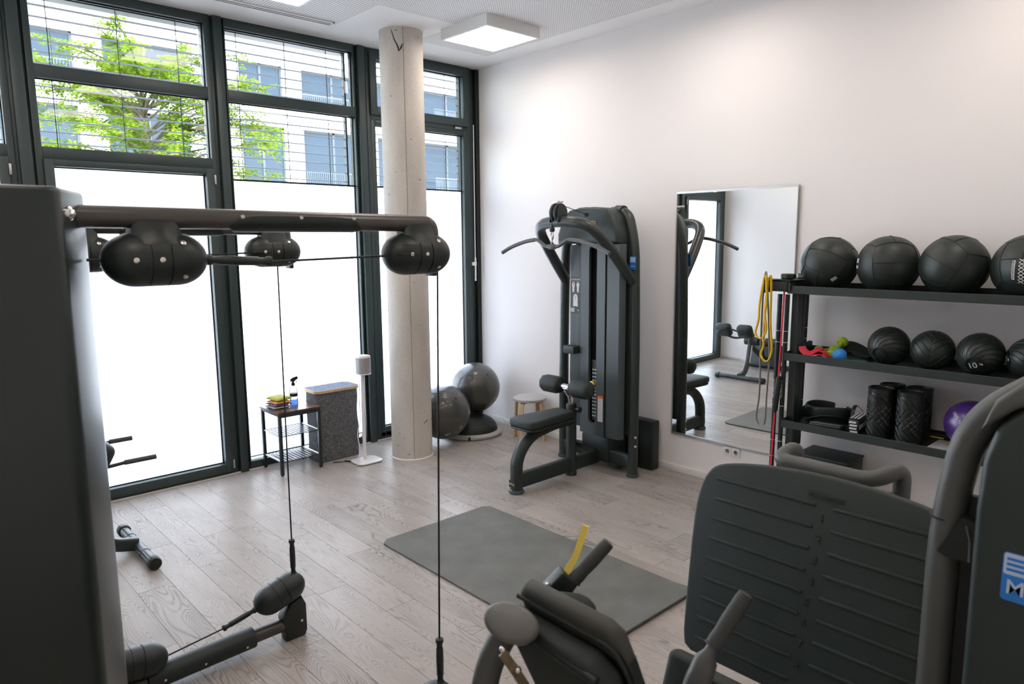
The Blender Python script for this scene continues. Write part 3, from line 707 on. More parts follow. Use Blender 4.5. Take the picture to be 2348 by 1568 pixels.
for i in range(14):
    z = .50+i*.032
    O('weight_number', G().box(-.503, -.4995, -2.236, -2.218, z-.005, z+.007).box(-.503, -.4995, -2.208, -2.194, z-.005, z+.007), 'white_print', ws, smooth=0)
    if i: O('plate_gap', G().box(-.5022, -.4998, -2.2455, -2.1845, z-.017, z-.0145), 'gasket', ws, smooth=0)
pn = O('selector_pin', G().lathe([(.008, 0), (.008, .035), (.022, .04), (.024, .058), (.018, .066), (0, .066)], 16, T(-.50, -2.225, .80) @ RY(-PI/2)), 'yellow_plastic', lt)
stk = O('warning_sticker', G().box(-.5365, -.5345, -2.34, -2.285, .47, .69), 'white_print', lt, smooth=0)
O('sticker_band', G().box(-.5375, -.536, -2.34, -2.285, .675, .70), 'orange_print', stk, smooth=0)
g = G()
for i in range(16): g.box(-.537, -.5362, -2.334+.004*(i % 3), -2.29, .484+i*.0118, .4885+i*.0118)
O('sticker_text', g, 'grey_print', stk, smooth=0)
# instruction placard on the slanted side panel
MP = frame((-.5182, -2.003, 1.565), (0, -1, 0), (0, 0, 1))
pc = O('placard', G().box(-.062, .062, -.165, .165, 0, .002, MP), 'shroud_dark', lt, smooth=0)
O('placard_title', G().text('LAT MACHINE', .0165, MP @ T(0, .137, .0025), .0004, .0002), 'white_print', pc, smooth=0)
g = G()
for cxx in (-.026, .028):
    g.prism([(cxx-.018, .095), (cxx-.010, .108), (cxx+.010, .108), (cxx+.018, .095), (cxx+.016, .085), (cxx+.010, .06), (cxx+.012, .045), (cxx+.008, .022), (cxx+.003, .02), (cxx, .042), (cxx-.003, .02), (cxx-.008, .022), (cxx-.012, .045), (cxx-.010, .06), (cxx-.016, .085)], .002, .003, MP)
    g.lathe([(.006, .002), (.006, .003), (0, .003)], 10, MP @ T(cxx, .115, 0))
O('body_figure', g, 'white_print', pc, smooth=0)
O('figure_mark', G().box(-.036, -.016, .086, .10, .0032, .0038, MP), 'red_print', pc, smooth=0)
O('machine_drawing', G().prism([(-.03, -.10), (-.027, -.03), (-.022, .0), (-.012, .008), (.012, .008), (.022, .0), (.027, -.03), (.03, -.10)], .002, .003, MP), 'white_print', pc, smooth=0)
O('drawing_shade', G().box(-.004, .004, -.04, -.01, .003, .0036, MP).box(-.022, -.014, -.006, .0, .003, .0036, MP).box(.014, .022, -.006, .0, .003, .0036, MP).box(-.026, -.022, -.092, -.045, .003, .0036, MP).box(.022, .026, -.092, -.045, .003, .0036, MP), 'grey_print', pc, smooth=0)
O('placard_icon', G().box(-.056, -.012, -.152, -.116, .002, .003, MP).prism([(.022, -.134), (.032, -.125), (.042, -.134), (.032, -.143)], .002, .003, MP), 'grey_print', pc, smooth=0)
# holders
MH = frame((-.5182, -2.0, 0), (0, -1, 0), (0, 0, 1))
O('phone_holder', G().rbox(-.07, .055, 1.045, 1.115, .0, .085, .008, 2, MH), 'shroud_dark', lt)
O('bottle_holder', G().tube([V3((.055*math.cos(t)-.01, .72, .055+.05*math.sin(t))) for t in [2*PI*i/20 for i in range(20)]], 1, closed=True, prof=[(-.03, -.004), (.03, -.004), (.03, .004), (-.03, .004)], up=(0, 1, 0), M=MH), 'shroud_dark', lt)
for s, zz in ((1, .95), (-1, 1.02)): O('frame_stay', G().cyl((-.385, YC-s*.41, zz), (-.385, YC-s*.30, zz), .012, 10), 'lat_frame', lt)
# pulley with cable, carabiner and bar
pu = V3((-.905, YC, 2.268))
pb = O('pulley_bracket', G().prism([(-.06, -.08), (.075, -.055), (.03, .05), (-.03, .07), (-.055, .03)], -.047, -.041, frame(pu, (1, 0, 0), (0, 0, 1))).prism([(-.06, -.08), (.075, -.055), (.03, .05), (-.03, .07), (-.055, .03)], .041, .047, frame(pu, (1, 0, 0), (0, 0, 1))), 'lat_frame', lt)
O('bracket_pin', G().cyl(pu+V3((-.035, .04, .092)), pu+V3((-.035, -.04, .092)), .007, 10).cyl(pu+V3((.01, .04, .09)), pu+V3((.01, -.04, .09)), .007, 10).box(pu.x-.045, pu.x+.02, pu.y-.03, pu.y+.03, pu.z+.084, pu.z+.09), 'brushed_steel', pb)
MPu = T(*pu) @ RX(PI/2)
for s in (-1, 1):
    d = O('pulley_disc', G().lathe([(.0, s*.022-.012), (.075, s*.022-.012), (.08, s*.022-.006), (.08, s*.022+.006), (.075, s*.022+.012), (0, s*.022+.012)], 32, MPu), 'shroud_dark', lt)
    O('disc_hub', G().lathe([(.018, s*.036-.004), (.018, s*.036+.004), (.008, s*.036+.004), (.008, s*.036-.002), (0, s*.036-.002)], 20, MPu), 'gasket', d)
O('pull_cable', G().tube([pu+V3((-.074, 0, -.13)), pu+V3((-.074, 0, 0))] + [pu+V3((-.074*math.cos(t), 0, .074*math.sin(t))) for t in [PI*.1*i for i in range(1, 6)]] + [V3((-.55, YC, 2.262))], .0032, 6), 'gasket', lt)
bx = pu.x-.074
cs = O('cable_stop', G().lathe([(.016, 0), (.022, .006), (.022, .03), (.012, .036), (.012, .05), (.006, .055)], 16, T(bx, YC, 2.115)), 'black_satin', lt)
def oval(c, w, h, ax):
    return [V3(c)+V3(ax)*(w*math.cos(t))+V3((0, 0, 1))*(h*math.sin(t)) for t in [2*PI*i/16 for i in range(16)]]
O('carabiner', G().tube(oval((bx, YC, 2.085), .013, .036, (0, 1, 0)), .0045, 6, closed=True).tube(oval((bx, YC, 2.038), .011, .028, (.8, .6, 0)), .004, 6, closed=True), 'chrome', lt)
bar = [(-.605, 1.943), (-.52, 1.98), (-.42, 2.012), (-.30, 2.04), (-.20, 2.052), (-.165, 2.048), (-.11, 2.018), (-.065, 1.998), (0, 1.995), (.065, 1.998), (.11, 2.018), (.165, 2.048), (.20, 2.052), (.30, 2.04), (.42, 2.012), (.52, 1.98), (.605, 1.943)]
lb = O('lat_bar', G().tube(spline([(bx, YC+a, b) for a, b in bar], 4), .0145, 12), 'press_grey', lt)
O('bar_hub', G().tube([(bx, YC-.045, 1.996), (bx, YC-.03, 1.995), (bx, YC+.03, 1.995), (bx, YC+.045, 1.996)], [.016, .022, .022, .016], 14).rbox(bx-.008, bx+.008, YC-.012, YC+.012, 2.008, 2.03, .003, 2), 'press_grey', lb)
for s in (-1, 1):
    pts = spline([(bx, YC+s*a, b) for a, b in ((.2, 2.052), (.30, 2.04), (.42, 2.012), (.52, 1.98), (.606, 1.943))], 8)
    O('bar_grip', G().tube(pts, [.0172 if i % 2 else .0162 for i in range(len(pts))], 12), 'press_grey', lb, smooth=60)
# base, seat and knee rollers
O('base_beam', G().tube([(-1.36, YC, .098), (-.39, YC, .098)], 1, prof=[(a, b) for a, b in rrect(.125, .07, .02, 4)]), 'black_powder', lt)
O('cross_beam', G().tube(fillet([(-.39, YC-.39, .13), (-.36, YC, .13), (-.39, YC+.39, .13)], .1), 1, prof=rrect(.12, .06, .02, 4)).tube([(-.70, YC+.02, .2), (-.40, YC+.30, .16)], 1, prof=rrect(.09, .05, .015, 4)).rbox(-.42, -.16, YC-.16, YC+.16, .06, .30, .02, 2), 'black_powder', lt)
fl_ = fillet([(-1.395, YC, .015), (-1.395, YC, .30), (-1.24, YC, .455), (-.95, YC, .50), (-.74, YC, .50)], [.1, .2, .26, .2, .1], 9)
ft = O('front_leg', G().tube(fl_, 1, prof=[(.048*math.cos(t), .055*math.sin(t)) for t in [2*PI*i/20 for i in range(20)]]), 'black_powder', lt)
O('foot_cap', G().lathe([(.062, 0), (.066, .012), (.06, .03), (.05, .034)], 24, T(-1.395, YC, 0)), 'shroud_grey', ft)
bdg = O('badge', G().box(-1.4455, -1.443, YC-.035, YC+.035, .055, .115), 'black_print', ft, smooth=0)
logo(bdg, frame((-1.446, YC, .085), (0, -1, 0), (0, 0, 1)), .06, 'yellow_plastic', 'black_print', depth=.0008)
O('seat_post', G().lathe([(.05, 0), (.05, .03), (.046, .035), (.046, .63), (.042, .64), (0, .64)], 24, T(-.735, YC, 0)), 'black_powder', lt)
stp = [(-1.365, -.09), (-1.345, -.13), (-1.28, -.145), (-.82, -.105), (-.80, -.09), (-.80, .09), (-.82, .105), (-1.28, .145), (-1.345, .13), (-1.365, .09)]
se = O('seat_pad', G().prism([(x, YC+y) for x, y in stp][::-1], .535, .605, RY(0), .022, 4), 'upholstery', lt)
O('seat_shell', G().prism([(x+.004, YC+y*.96) for x, y in stp][::-1], .518, .537, None, .006, 2), 'black_satin', lt)
O('adjust_knob', G().lathe([(.012, 0), (.012, .03), (.026, .034), (.028, .055), (.02, .062), (0, .062)], 16, T(-.735, YC-.045, .60) @ RX(PI/2)), 'black_satin', lt)
st_ = O('roller_stem', G().tube(fillet([(-.735, YC, .62), (-.735, YC, .70), (-.80, YC, .80)], .06), [.027]*2+[.03]*5+[.035]*2, 16).tube([(-.80, YC-.11, .80), (-.80, YC+.11, .80)], .024, 14), 'chrome', lt)
for s in (-1, 1):
    r_ = O('knee_roller', G().lathe([(.05, 0), (.072, .012), (.077, .03), (.077, .18), (.072, .198), (.05, .21), (0, .21)], 8, T(-.80, YC+s*.065, .80) @ RX(-s*PI/2) @ RZ(PI/8)), 'upholstery', lt, smooth=50)
    O('roller_cap', G().lathe([(.042, .205), (.042, .217), (.034, .222), (0, .222)], 20, T(-.80, YC+s*.065, .80) @ RX(-s*PI/2)), 'black_satin', r_)
O('rear_box', G().rbox(-.155, -.05, -2.60, -2.20, .0, .45, .015, 2).box(-.40, -.15, -2.40, -2.30, .05, .09), 'black_satin', lt)

# ================================================================ exercise balls, balance trainer, stool
bt = thing('balance_trainer', (-.5, -.49, 0), 'half dome balance trainer, black dome on a grey disc', 'balance trainer')
M = T(-.5, -.49, 0)
O('base_disc', G().lathe([(.0, .012), (.29, .012), (.30, .0), (.325, .004), (.335, .02), (.332, .035), (.318, .045), (.285, .05), (0, .05)], 48, M), 'trainer_grey', bt)
pr = [(.285, .048)]
for i in range(1, 60):
    t = i/60*PI/2; r = .282*math.cos(t); z = .05+.162*math.sin(t); k = .0025*math.sin(i*1.55) if 6 < i < 46 else 0
    pr.append((r+k*math.cos(t), z+k*math.sin(t)))
pr.append((0, .212)); O('dome', G().lathe(pr, 48, M), 'dome_black', bt, smooth=70)
O('clip', G().rbox(-.012, .012, -.012, .012, .008, .042, .002, 1, M @ RZ(-2.32) @ T(.328, 0, 0)), 'black_satin', bt)
def gym_ball(c, r, label, lg=None):
    b = thing('exercise_ball', (c[0], c[1], c[2]-r), label, 'exercise ball', 'graphite exercise balls')
    pr = [(0, -r)]
    for i in range(1, 80):
        t = -PI/2+PI*i/80; k = -.0014 if (i % 3 == 0 and 8 < i < 26 or i % 3 == 0 and 54 < i < 72) else 0
        pr.append(((r+k)*math.cos(t), (r+k)*math.sin(t)))
    pr.append((0, r)); sh = O('shell', G().lathe(pr, 72, T(*c)), 'ball_graphite', b, smooth=70)
    O('valve_plug', G().lathe([(.012, -.002), (.012, .002), (0, .003)], 12, T(*c) @ RX(.9) @ T(0, 0, r)), 'black_satin', b)
    if lg:
        az, el, rot = lg; d = V3((math.cos(el)*math.cos(az), math.cos(el)*math.sin(az), math.sin(el)))
        right = V3((0, 0, 1)).cross(d).normalized(); up = d.cross(right); rr_ = right*math.cos(rot)+up*math.sin(rot); uu_ = -right*math.sin(rot)+up*math.cos(rot)
        cc = V3(c); w = .20
        def wrap(g):
            for i, p in enumerate(g.v):
                q = (d*r + rr_*p.x + uu_*p.y).normalized()*(r+.0006+p.z); g.v[i] = cc+q
            return g
        O('logo_plate', wrap(G().prism([(-w*.5+w*i/12, .017) for i in range(13)]+[(w*.5-w*i/12, -.017) for i in range(13)], 0, .0004)), 'grey_print', sh, smooth=0)
        O('logo_lettering', wrap(G().text('TECHNOGYM', .028, None, .0004, .0002).add([], [])), 'black_print', sh, smooth=0)
    return b
gym_ball((-.405, -.448, .481), .268, 'graphite exercise ball resting on the balance trainer in the corner')
gym_ball((-.942, -.578, .327), .279, 'graphite exercise ball wedged between column and balance trainer', (-PI/2-.15, -.62, .55))
sx, sy = -.215, -1.10
st = thing('stool', (sx, sy, 0), 'round low stool with grey seat and bent birch legs', 'stool')
O('stool_seat', G().lathe([(0, .415), (.155, .415), (.168, .42), (.174, .432), (.172, .444), (.155, .452), (0, .455)], 40, T(sx, sy, 0)), 'seat_grey', st)
for a in (195, 285, 15, 105):
    a = math.radians(a); d = V3((math.cos(a), math.sin(a), 0)); c = V3((sx, sy, 0))
    O('leg', G().tube(fillet([c+d*.05+V3((0, 0, .405)), c+d*.158+V3((0, 0, .405)), c+d*.178], [.01, .035, .01], 7), 1, prof=[(-.007, -.021), (.007, -.021), (.007, .021), (-.007, .021)], up=(0, 0, 1)), 'birch', st, smooth=30)

# ================================================================ side table with cloths and bottle
tb = thing('side_table', (-2.42, -.23, 0), 'small rustic side table with black steel frame by the window', 'table')
X0, X1, Y0, Y1, ZT = -2.605, -2.235, -.425, -.075, .575
O('tabletop', G().rbox(X0-.022, X1+.022, Y0-.015, Y1+.015, ZT-.018, ZT, .002, 1), 'rustic_board', tb)
for x in (X0, X1):
    for y in (Y0, Y1):
        l = O('leg', G().rbox(x-.014, x+.014, y-.014, y+.014, .012, ZT-.018, .002, 1), 'table_steel', tb)
        O('foot', G().lathe([(.010, 0), (.013, .004), (.013, .013)], 10, T(x, y, 0)), 'gasket', l)
for y in (Y0, Y1): O('rail', G().rbox(X0+.014, X1-.014, y-.011, y+.011, ZT-.05, ZT-.018, .002, 1), 'table_steel', tb)
for x in (X0, X1):
    O('rail', G().rbox(x-.011, x+.011, Y0+.014, Y1-.014, ZT-.04, ZT-.018, .002, 1), 'table_steel', tb)
    for z in (.125, .355): O('shelf_bar', G().cyl((x, Y0+.012, z), (x, Y1-.012, z), .007, 10), 'brushed_steel', tb)
for z in (.125, .355):
    sh = O('mesh_shelf', G().tube([(X0+.005, Y0+.003, z-.003), (X1-.005, Y0+.003, z-.003), (X1-.005, Y1-.003, z-.003), (X0+.005, Y1-.003, z-.003)], .004, 5, closed=True), 'table_steel', tb, smooth=0)
    for k in range(11):
        x = X0+.02+(X1-X0-.04)*k/10; O('shelf_wire', G().box(x-.011, x+.011, Y0+.002, Y1-.002, z-.002, z), 'table_steel', sh, smooth=0)
def cloth(name, cx_, cy_, z, w, d, h, m, lab, seed, rz=0):
    random.seed(seed); n = 16; g = G(); top = []; V = []
    for lay in (1, 0):
        for j in range(n+1):
            for i in range(n+1):
                u, v = i/n*2-1, j/n*2-1; e = max(abs(u), abs(v))**6
                zz = z + (h*(1-.45*e)+.006*noise.noise(V3((u*2+seed, v*2, seed)))*(1 if lay else 0) if lay else .0003+h*.25*e)
                k = 1+.03*noise.noise(V3((u*1.5, v*1.5, seed+5)))
                V.append(V3((u*w/2*k, v*d/2*k, zz)))
    F = []; b = (n+1)**2
    for j in range(n):
        for i in range(n):
            a = j*(n+1)+i; F += [(a, a+1, a+n+2, a+n+1), (b+a, b+a+n+1, b+a+n+2, b+a+1)]
    rg = [i for i in range(n+1)]+[j*(n+1)+n for j in range(1, n+1)]+[n*(n+1)+i for i in range(n-1, -1, -1)]+[j*(n+1) for j in range(n-1, 0, -1)]
    for k in range(len(rg)): F.append((rg[k], b+rg[k], b+rg[(k+1) % len(rg)], rg[(k+1) % len(rg)]))
    g.add(V, F, T(cx_, cy_, 0) @ RZ(rz)); O(name, g, m, label=lab, cat='cloth', group='folded cleaning cloths', smooth=80)
for i, (m, lab, h) in enumerate((('cloth_grey', 'grey folded cloth at the bottom of the stack on the side table', .024), ('cloth_purple', 'purple folded cloth second from the bottom on the side table', .016), ('cloth_orange', 'orange folded cloth under the green one on the side table', .022), ('cloth_green', 'green folded cloth on top of the stack on the side table', .035))):
    cloth('folded_cloth', -2.515+.004*i, -.215, ZT+.0005+(0, .0275, .044, .068)[i], .165-.004*i, .17, h, m, lab, i+1, .05*i)
bo = thing('spray_bottle', (-2.365, -.215, ZT), 'clear spray bottle with blue liquid and black trigger', 'bottle')
M = T(-2.365, -.215, ZT+.0005)
O('bottle', G().lathe([(.034, 0), (.036, .005), (.036, .125), (.03, .15), (.016, .168), (.014, .18)], 28, M), 'bottle_plastic', bo)
O('liquid', G().lathe([(.033, .003), (.0345, .008), (.0345, .052), (0, .052)], 28, M), 'blue_liquid', bo)
O('bottle_label', G().lathe([(.0365, .078), (.0365, .105)], 28, M), 'black_print', bo)
h = O('trigger_head', G().lathe([(.017, .176), (.017, .2), (.011, .204), (.011, .222)], 16, M).prism([(-.022, .215), (-.026, .235), (-.005, .25), (.035, .262), (.045, .25), (.04, .236), (.018, .226), (.018, .215)], -.012, .012, M @ RZ(-.3) @ RX(PI/2)), 'black_gloss', bo)
O('trigger', G().tube([M @ V3((.028, -.008, .236)), M @ V3((.024, -.007, .215)), M @ V3((.033, -.009, .2))], .004, 6), 'black_gloss', h)
# laundry basket
bk = thing('laundry_basket', (-1.98, -.16, 0), 'tall grey linen laundry basket with bamboo lid rim', 'basket')
BX, BY = -1.975, -.20
def ring_at(w, d, z, n=40, wr=0, sd=0):
    out = []
    for x, y in rrect(w, d, .045, 8, BX, BY):
        k = wr*noise.noise(V3((x*14, y*14, z*5+sd))); a = math.atan2(y-BY, x-BX); out.append((x+k*math.cos(a), y+k*math.sin(a), z))
    return out
rings = [ring_at(.435, .25, .005+.655*i/14, wr=.012 if 0 < i < 14 else 0) for i in range(15)]
n = len(rings[0]); V = [p for r in rings for p in r]; F = [(i*n+q, i*n+(q+1) % n, (i+1)*n+(q+1) % n, (i+1)*n+q) for i in range(14) for q in range(n)]; F.append(tuple(range(n-1, -1, -1)))
O('fabric_body', G().add(V, F), 'basket_linen', bk, smooth=70)
V = [(x, y, z) for z, k in ((.66, 1), (.685, 1)) for x, y in rrect(.47, .285, .06, 8, BX, BY)]; n = len(V)//2
V2 = [(BX+(x-BX)*.955, BY+(y-BY)*.93, z) for x, y, z in V]
O('lid_rim', G().add(V+V2, [(q, (q+1) % n, n+(q+1) % n, n+q) for q in range(n)]+[(2*n+q, 3*n+q, 3*n+(q+1) % n, 2*n+(q+1) % n) for q in range(n)]+[(n+q, n+(q+1) % n, 3*n+(q+1) % n, 3*n+q) for q in range(n)]+[(q, 2*n+q, 2*n+(q+1) % n, (q+1) % n) for q in range(n)]), 'bamboo', bk)
O('lid_fabric', G().prism(rrect(.455, .27, .055, 8, BX, BY), .672, .6855), 'lid_linen', bk)
# loudspeaker on floor stand
SX, SY = -1.845, -.575
sp = thing('floor_speaker', (SX, SY, 0), 'small white loudspeaker on a slim white floor stand', 'loudspeaker')
O('stand_base', G().prism(rrect(.26, .22, .06, 8, SX, SY), 0.006, .018, None, .004, 2), 'speaker_white', sp)
for a in (-1, 1): O('stand_foot', G().lathe([(.008, 0), (.008, .007)], 8, T(SX+a*.09, SY-.08, 0)), 'gasket', sp)
O('stand_pole', G().cyl((SX, SY+.03, .015), (SX, SY+.02, .84), .017, 18), 'speaker_white', sp)
bd_ = O('speaker_body', G().prism(rrect(.128, .125, .045, 8, SX, SY), .835, .846, None, .003, 2).prism(rrect(.122, .12, .042, 8, SX, SY), .985, 1.012, None, .008, 3), 'speaker_white', sp)
O('speaker_grille', G().prism(rrect(.125, .122, .044, 8, SX, SY), .846, .985), 'speaker_mesh', sp)
O('power_cable', G().tube(spline([(SX-.02, SY+.03, .80), (SX-.04, SY+.02, .62), (SX-.07, SY-.03, .42), (SX-.12, SY-.06, .30), (SX-.11, SY-.07, .16), (SX-.15, SY-.08, .01)], 6), .004, 6), 'white_plastic', sp)
O('floor_cable', G().tube(spline([(-1.99, -.42, .006), (-1.95, -.50, .006), (-2.02, -.44, .006), (-2.1, -.40, .006)], 5), .004, 6), 'black_satin', label='thin black cable on the floor beside the speaker base', cat='cable')
# ================================================================ storage rack
rk = thing('storage_rack', (-.26, -4.9, 0), 'black steel storage rack with three shelves of training gear', 'rack')
RY0, RY1 = -6.05, -3.925
for yy in (-3.952, -6.0):
    O('upright', G().rbox(-.385, -.325, yy-.020, yy+.034, 0, 1.70, .003, 1), 'black_satin', rk)
    O('upright', G().rbox(-.318, -.27, yy-.020, yy+.022, 0, 1.70, .003, 1), 'black_powder', rk)
    O('foot_beam', G().rbox(-.47, -.06, yy-.025, yy+.025, 0.0, .05, .004, 1), 'black_powder', rk)
SHELF = (1.69, 1.222, .742)
for i, z in enumerate(SHELF):
    s = O('shelf', G().box(-.468, -.05, RY0, RY1, z-.006, z).rbox(-.475, -.468, RY0, RY1, z-.018, z+.036, .002, 1).box(-.05, -.044, RY0, RY1, z-.018, z+.045), 'black_powder', rk, smooth=30)
    if i:
        O('end_gusset', G().prism([(-.468, z), (-.05, z), (-.05, z+.075), (-.10, z+.085), (-.40, z+.045), (-.468, z+.04)], 0, .004, Matrix(((1, 0, 0, 0), (0, 0, 1, RY1-.006), (0, 1, 0, 0), (0, 0, 0, 1)))), 'black_powder', s, smooth=0)
        O('gusset_screw', G().lathe([(.006, 0), (.006, .003), (0, .004)], 8, T(-.25, RY1-.007, z+.045) @ RX(PI/2)), 'screw_steel', s)
bk_ = O('band_bracket', G().rbox(-.50, -.40, -3.93, -3.765, 1.685, 1.768, .004, 2).rbox(-.505, -.395, -3.765, -3.757, 1.67, 1.775, .002, 1).box(-.49, -.41, -3.95, -3.90, 1.69, 1.75), 'black_powder', rk)
logo(bk_, frame((-.5005, -3.875, 1.735), (0, -1, 0), (0, 0, 1)), .07, 'press_plate', 'black_powder')
O('top_plate', G().box(-.50, -.06, -3.95, -3.80, 1.755, 1.762).box(-.46, -.1, -3.94, -3.90, 1.68, 1.755), 'black_powder', rk, smooth=0)
# puck shaped grips on the rack's corner
for i, (x, y) in enumerate(((-.40, -3.89), (-.17, -3.90))):
    o = thing('weight_puck', (x, y, 1.762), ('notched black grip puck on the front corner of the rack', 'notched black grip puck half hidden behind the first wall ball')[i], 'grip puck', 'grip pucks on the rack')
    O('puck', G().lathe([(.0, 0), (.045, 0), (.052, .006), (.052, .03), (.045, .036), (0, .036)], 8, T(x, y, 1.763+(.006 if i == 0 else 0)) @ RZ(.2)), 'black_satin', o, smooth=20)
    g = G()
    for k in range(4): g.rbox(x-.054, x-.030, y-.017, y+.017, 1.774+k*.007, 1.778+k*.007, .001, 1, T(x, y, 0) @ RZ(.8) @ T(-x, -y, 0))
    O('grip_ridge', g, 'black_powder', o, smooth=0)
for yy, x in ((-3.784, -.528), (-3.805, -.574), (-3.829, -.551)): O('band_peg', G().cyl((-.42, yy, 1.7575), (x, yy, 1.7575), .0035, 8), 'black_satin', rk)
# hanging bands
def band(name, pts, x, w, t, m, lab, dx=0.0):
    P = [(x+dx*math.sin(i*1.3), y, z) for i, (y, z) in enumerate(pts)]
    O(name, G().tube(spline(P, 5, True), 1, closed=True, prof=[(-t, -w), (t, -w), (t, w), (-t, w)], up=(0, 1, 0)), m, label=lab, cat='resistance band', group='resistance bands hanging on the rack', smooth=50)
band('resistance_band', [(-3.798, 1.776), (-3.772, 1.611), (-3.768, 1.486), (-3.749, 1.397), (-3.767, 1.361), (-3.8, 1.361), (-3.827, 1.413), (-3.815, 1.521), (-3.821, 1.614), (-3.812, 1.776)], -.562, .010, .0035, 'yellow_rubber', 'shorter loop of yellow resistance band hanging at the rack end', .001)
band('resistance_band', [(-3.822, 1.777), (-3.803, 1.612), (-3.799, 1.425), (-3.801, 1.3), (-3.784, 1.242), (-3.806, 1.2), (-3.836, 1.197), (-3.859, 1.244), (-3.863, 1.307), (-3.846, 1.46), (-3.842, 1.614), (-3.836, 1.777)], -.539, .010, .0035, 'yellow_rubber', 'longer loop of yellow resistance band hanging at the rack end', .001)
band('resistance_band', [(-3.776, 1.776), (-3.767, 1.581), (-3.769, 1.269), (-3.774, .951), (-3.758, .787), (-3.777, .726), (-3.811, .723), (-3.826, .767), (-3.83, .96), (-3.834, 1.276), (-3.792, 1.776)], -.5155, .011, .002, 'grey_rubber', 'long flat grey resistance band hanging at the rack end', .001)
# vertical training bars
for i, (x, y0, y1) in enumerate(((-.40, -3.838, -3.83), (-.40, -3.893, -3.886), (-.10, -3.895, -3.885))):
    o = thing('weighted_bar', (x, y1, 0), ('black weighted bar standing outermost at the rack end', 'black weighted bar standing between red tube and upright', 'black weighted bar standing behind the rack upright')[i], 'weighted bar', 'weighted bars at the rack end')
    z0, z1 = (.02, 1.66) if i < 2 else (.52, 1.66)
    b = O('bar', G().tube([(x, y1, z0), (x, y0, z1)], .0165, 14), 'black_satin', o)
    for z in (1.40, 1.32, .86, .60, .48): O('stripe', G().tube([(x, y1+(y0-y1)*(z-z0)/(z1-z0), z-.002), (x, y1+(y0-y1)*(z-z0)/(z1-z0), z+.002)], .0172, 14), 'white_print', b)
    if i < 2: O('lettering', G().text('TECHNOGYM', .022, frame((x-.0178, y1, .98), (0, 0, 1), (0, 1, 0)), .0004, .0002), 'white_print', b, smooth=0)
o = thing('elastic_tube', (-.435, -3.852, .3), 'red elastic tube with black padded middle at the rack end', 'elastic tube')
O('tube', G().tube([(-.435, -3.884, 1.683), (-.435, -3.873, 1.09), (-.435, -3.855, .80), (-.435, -3.842, .30)], .0065, 8), 'red_rubber', o)
O('tube_grip', G().tube([(-.435, -3.875, 1.08), (-.435, -3.873, 1.06), (-.435, -3.858, .84), (-.435, -3.856, .81)], [.010, .0195, .0195, .010], 12), 'black_satin', o)
# ---------------------------------------------------------------- wall balls
def ball_geo(r, n=48, m=32, flat=1.0):
    return G().sphere((0, 0, 0), r, n, m, (1, 1, flat))
def arcs(r, w, flat=1.0):
    g = G(); cs = [(sx_, sy_, sz_) for sx_ in (-1, 1) for sy_ in (-1, 1) for sz_ in (-1, 1)]
    def arc(a, b):
        a, b = V3(a).normalized(), V3(b).normalized(); pts = []
        for i in range(13):
            p = a.slerp(b, i/12); pts.append((p.x*r, p.y*r, p.z*r*flat))
        g.tube(pts, w, 5)
    for a in cs:
        for k in range(3):
            if a[k] == -1:
                b = list(a); b[k] = 1; arc(a, b)
    for ax in range(3):
        for s in (-1, 1):
            u = [0, 0, 0]; v = [0, 0, 0]; u[ax] = s; v[ax] = s; o_ = (ax+1) % 3; u[o_] = -1; v[o_] = 1
            mid = [0, 0, 0]; mid[ax] = s; arc(u, mid); arc(mid, v)
    return g
WR = .19
wlabs = ('black leather wall ball nearest the mirror on the top shelf', 'second black leather wall ball from the mirror on the top shelf', 'third black leather wall ball from the mirror on the top shelf', 'black wall ball with white lacing and weight print on the top shelf')
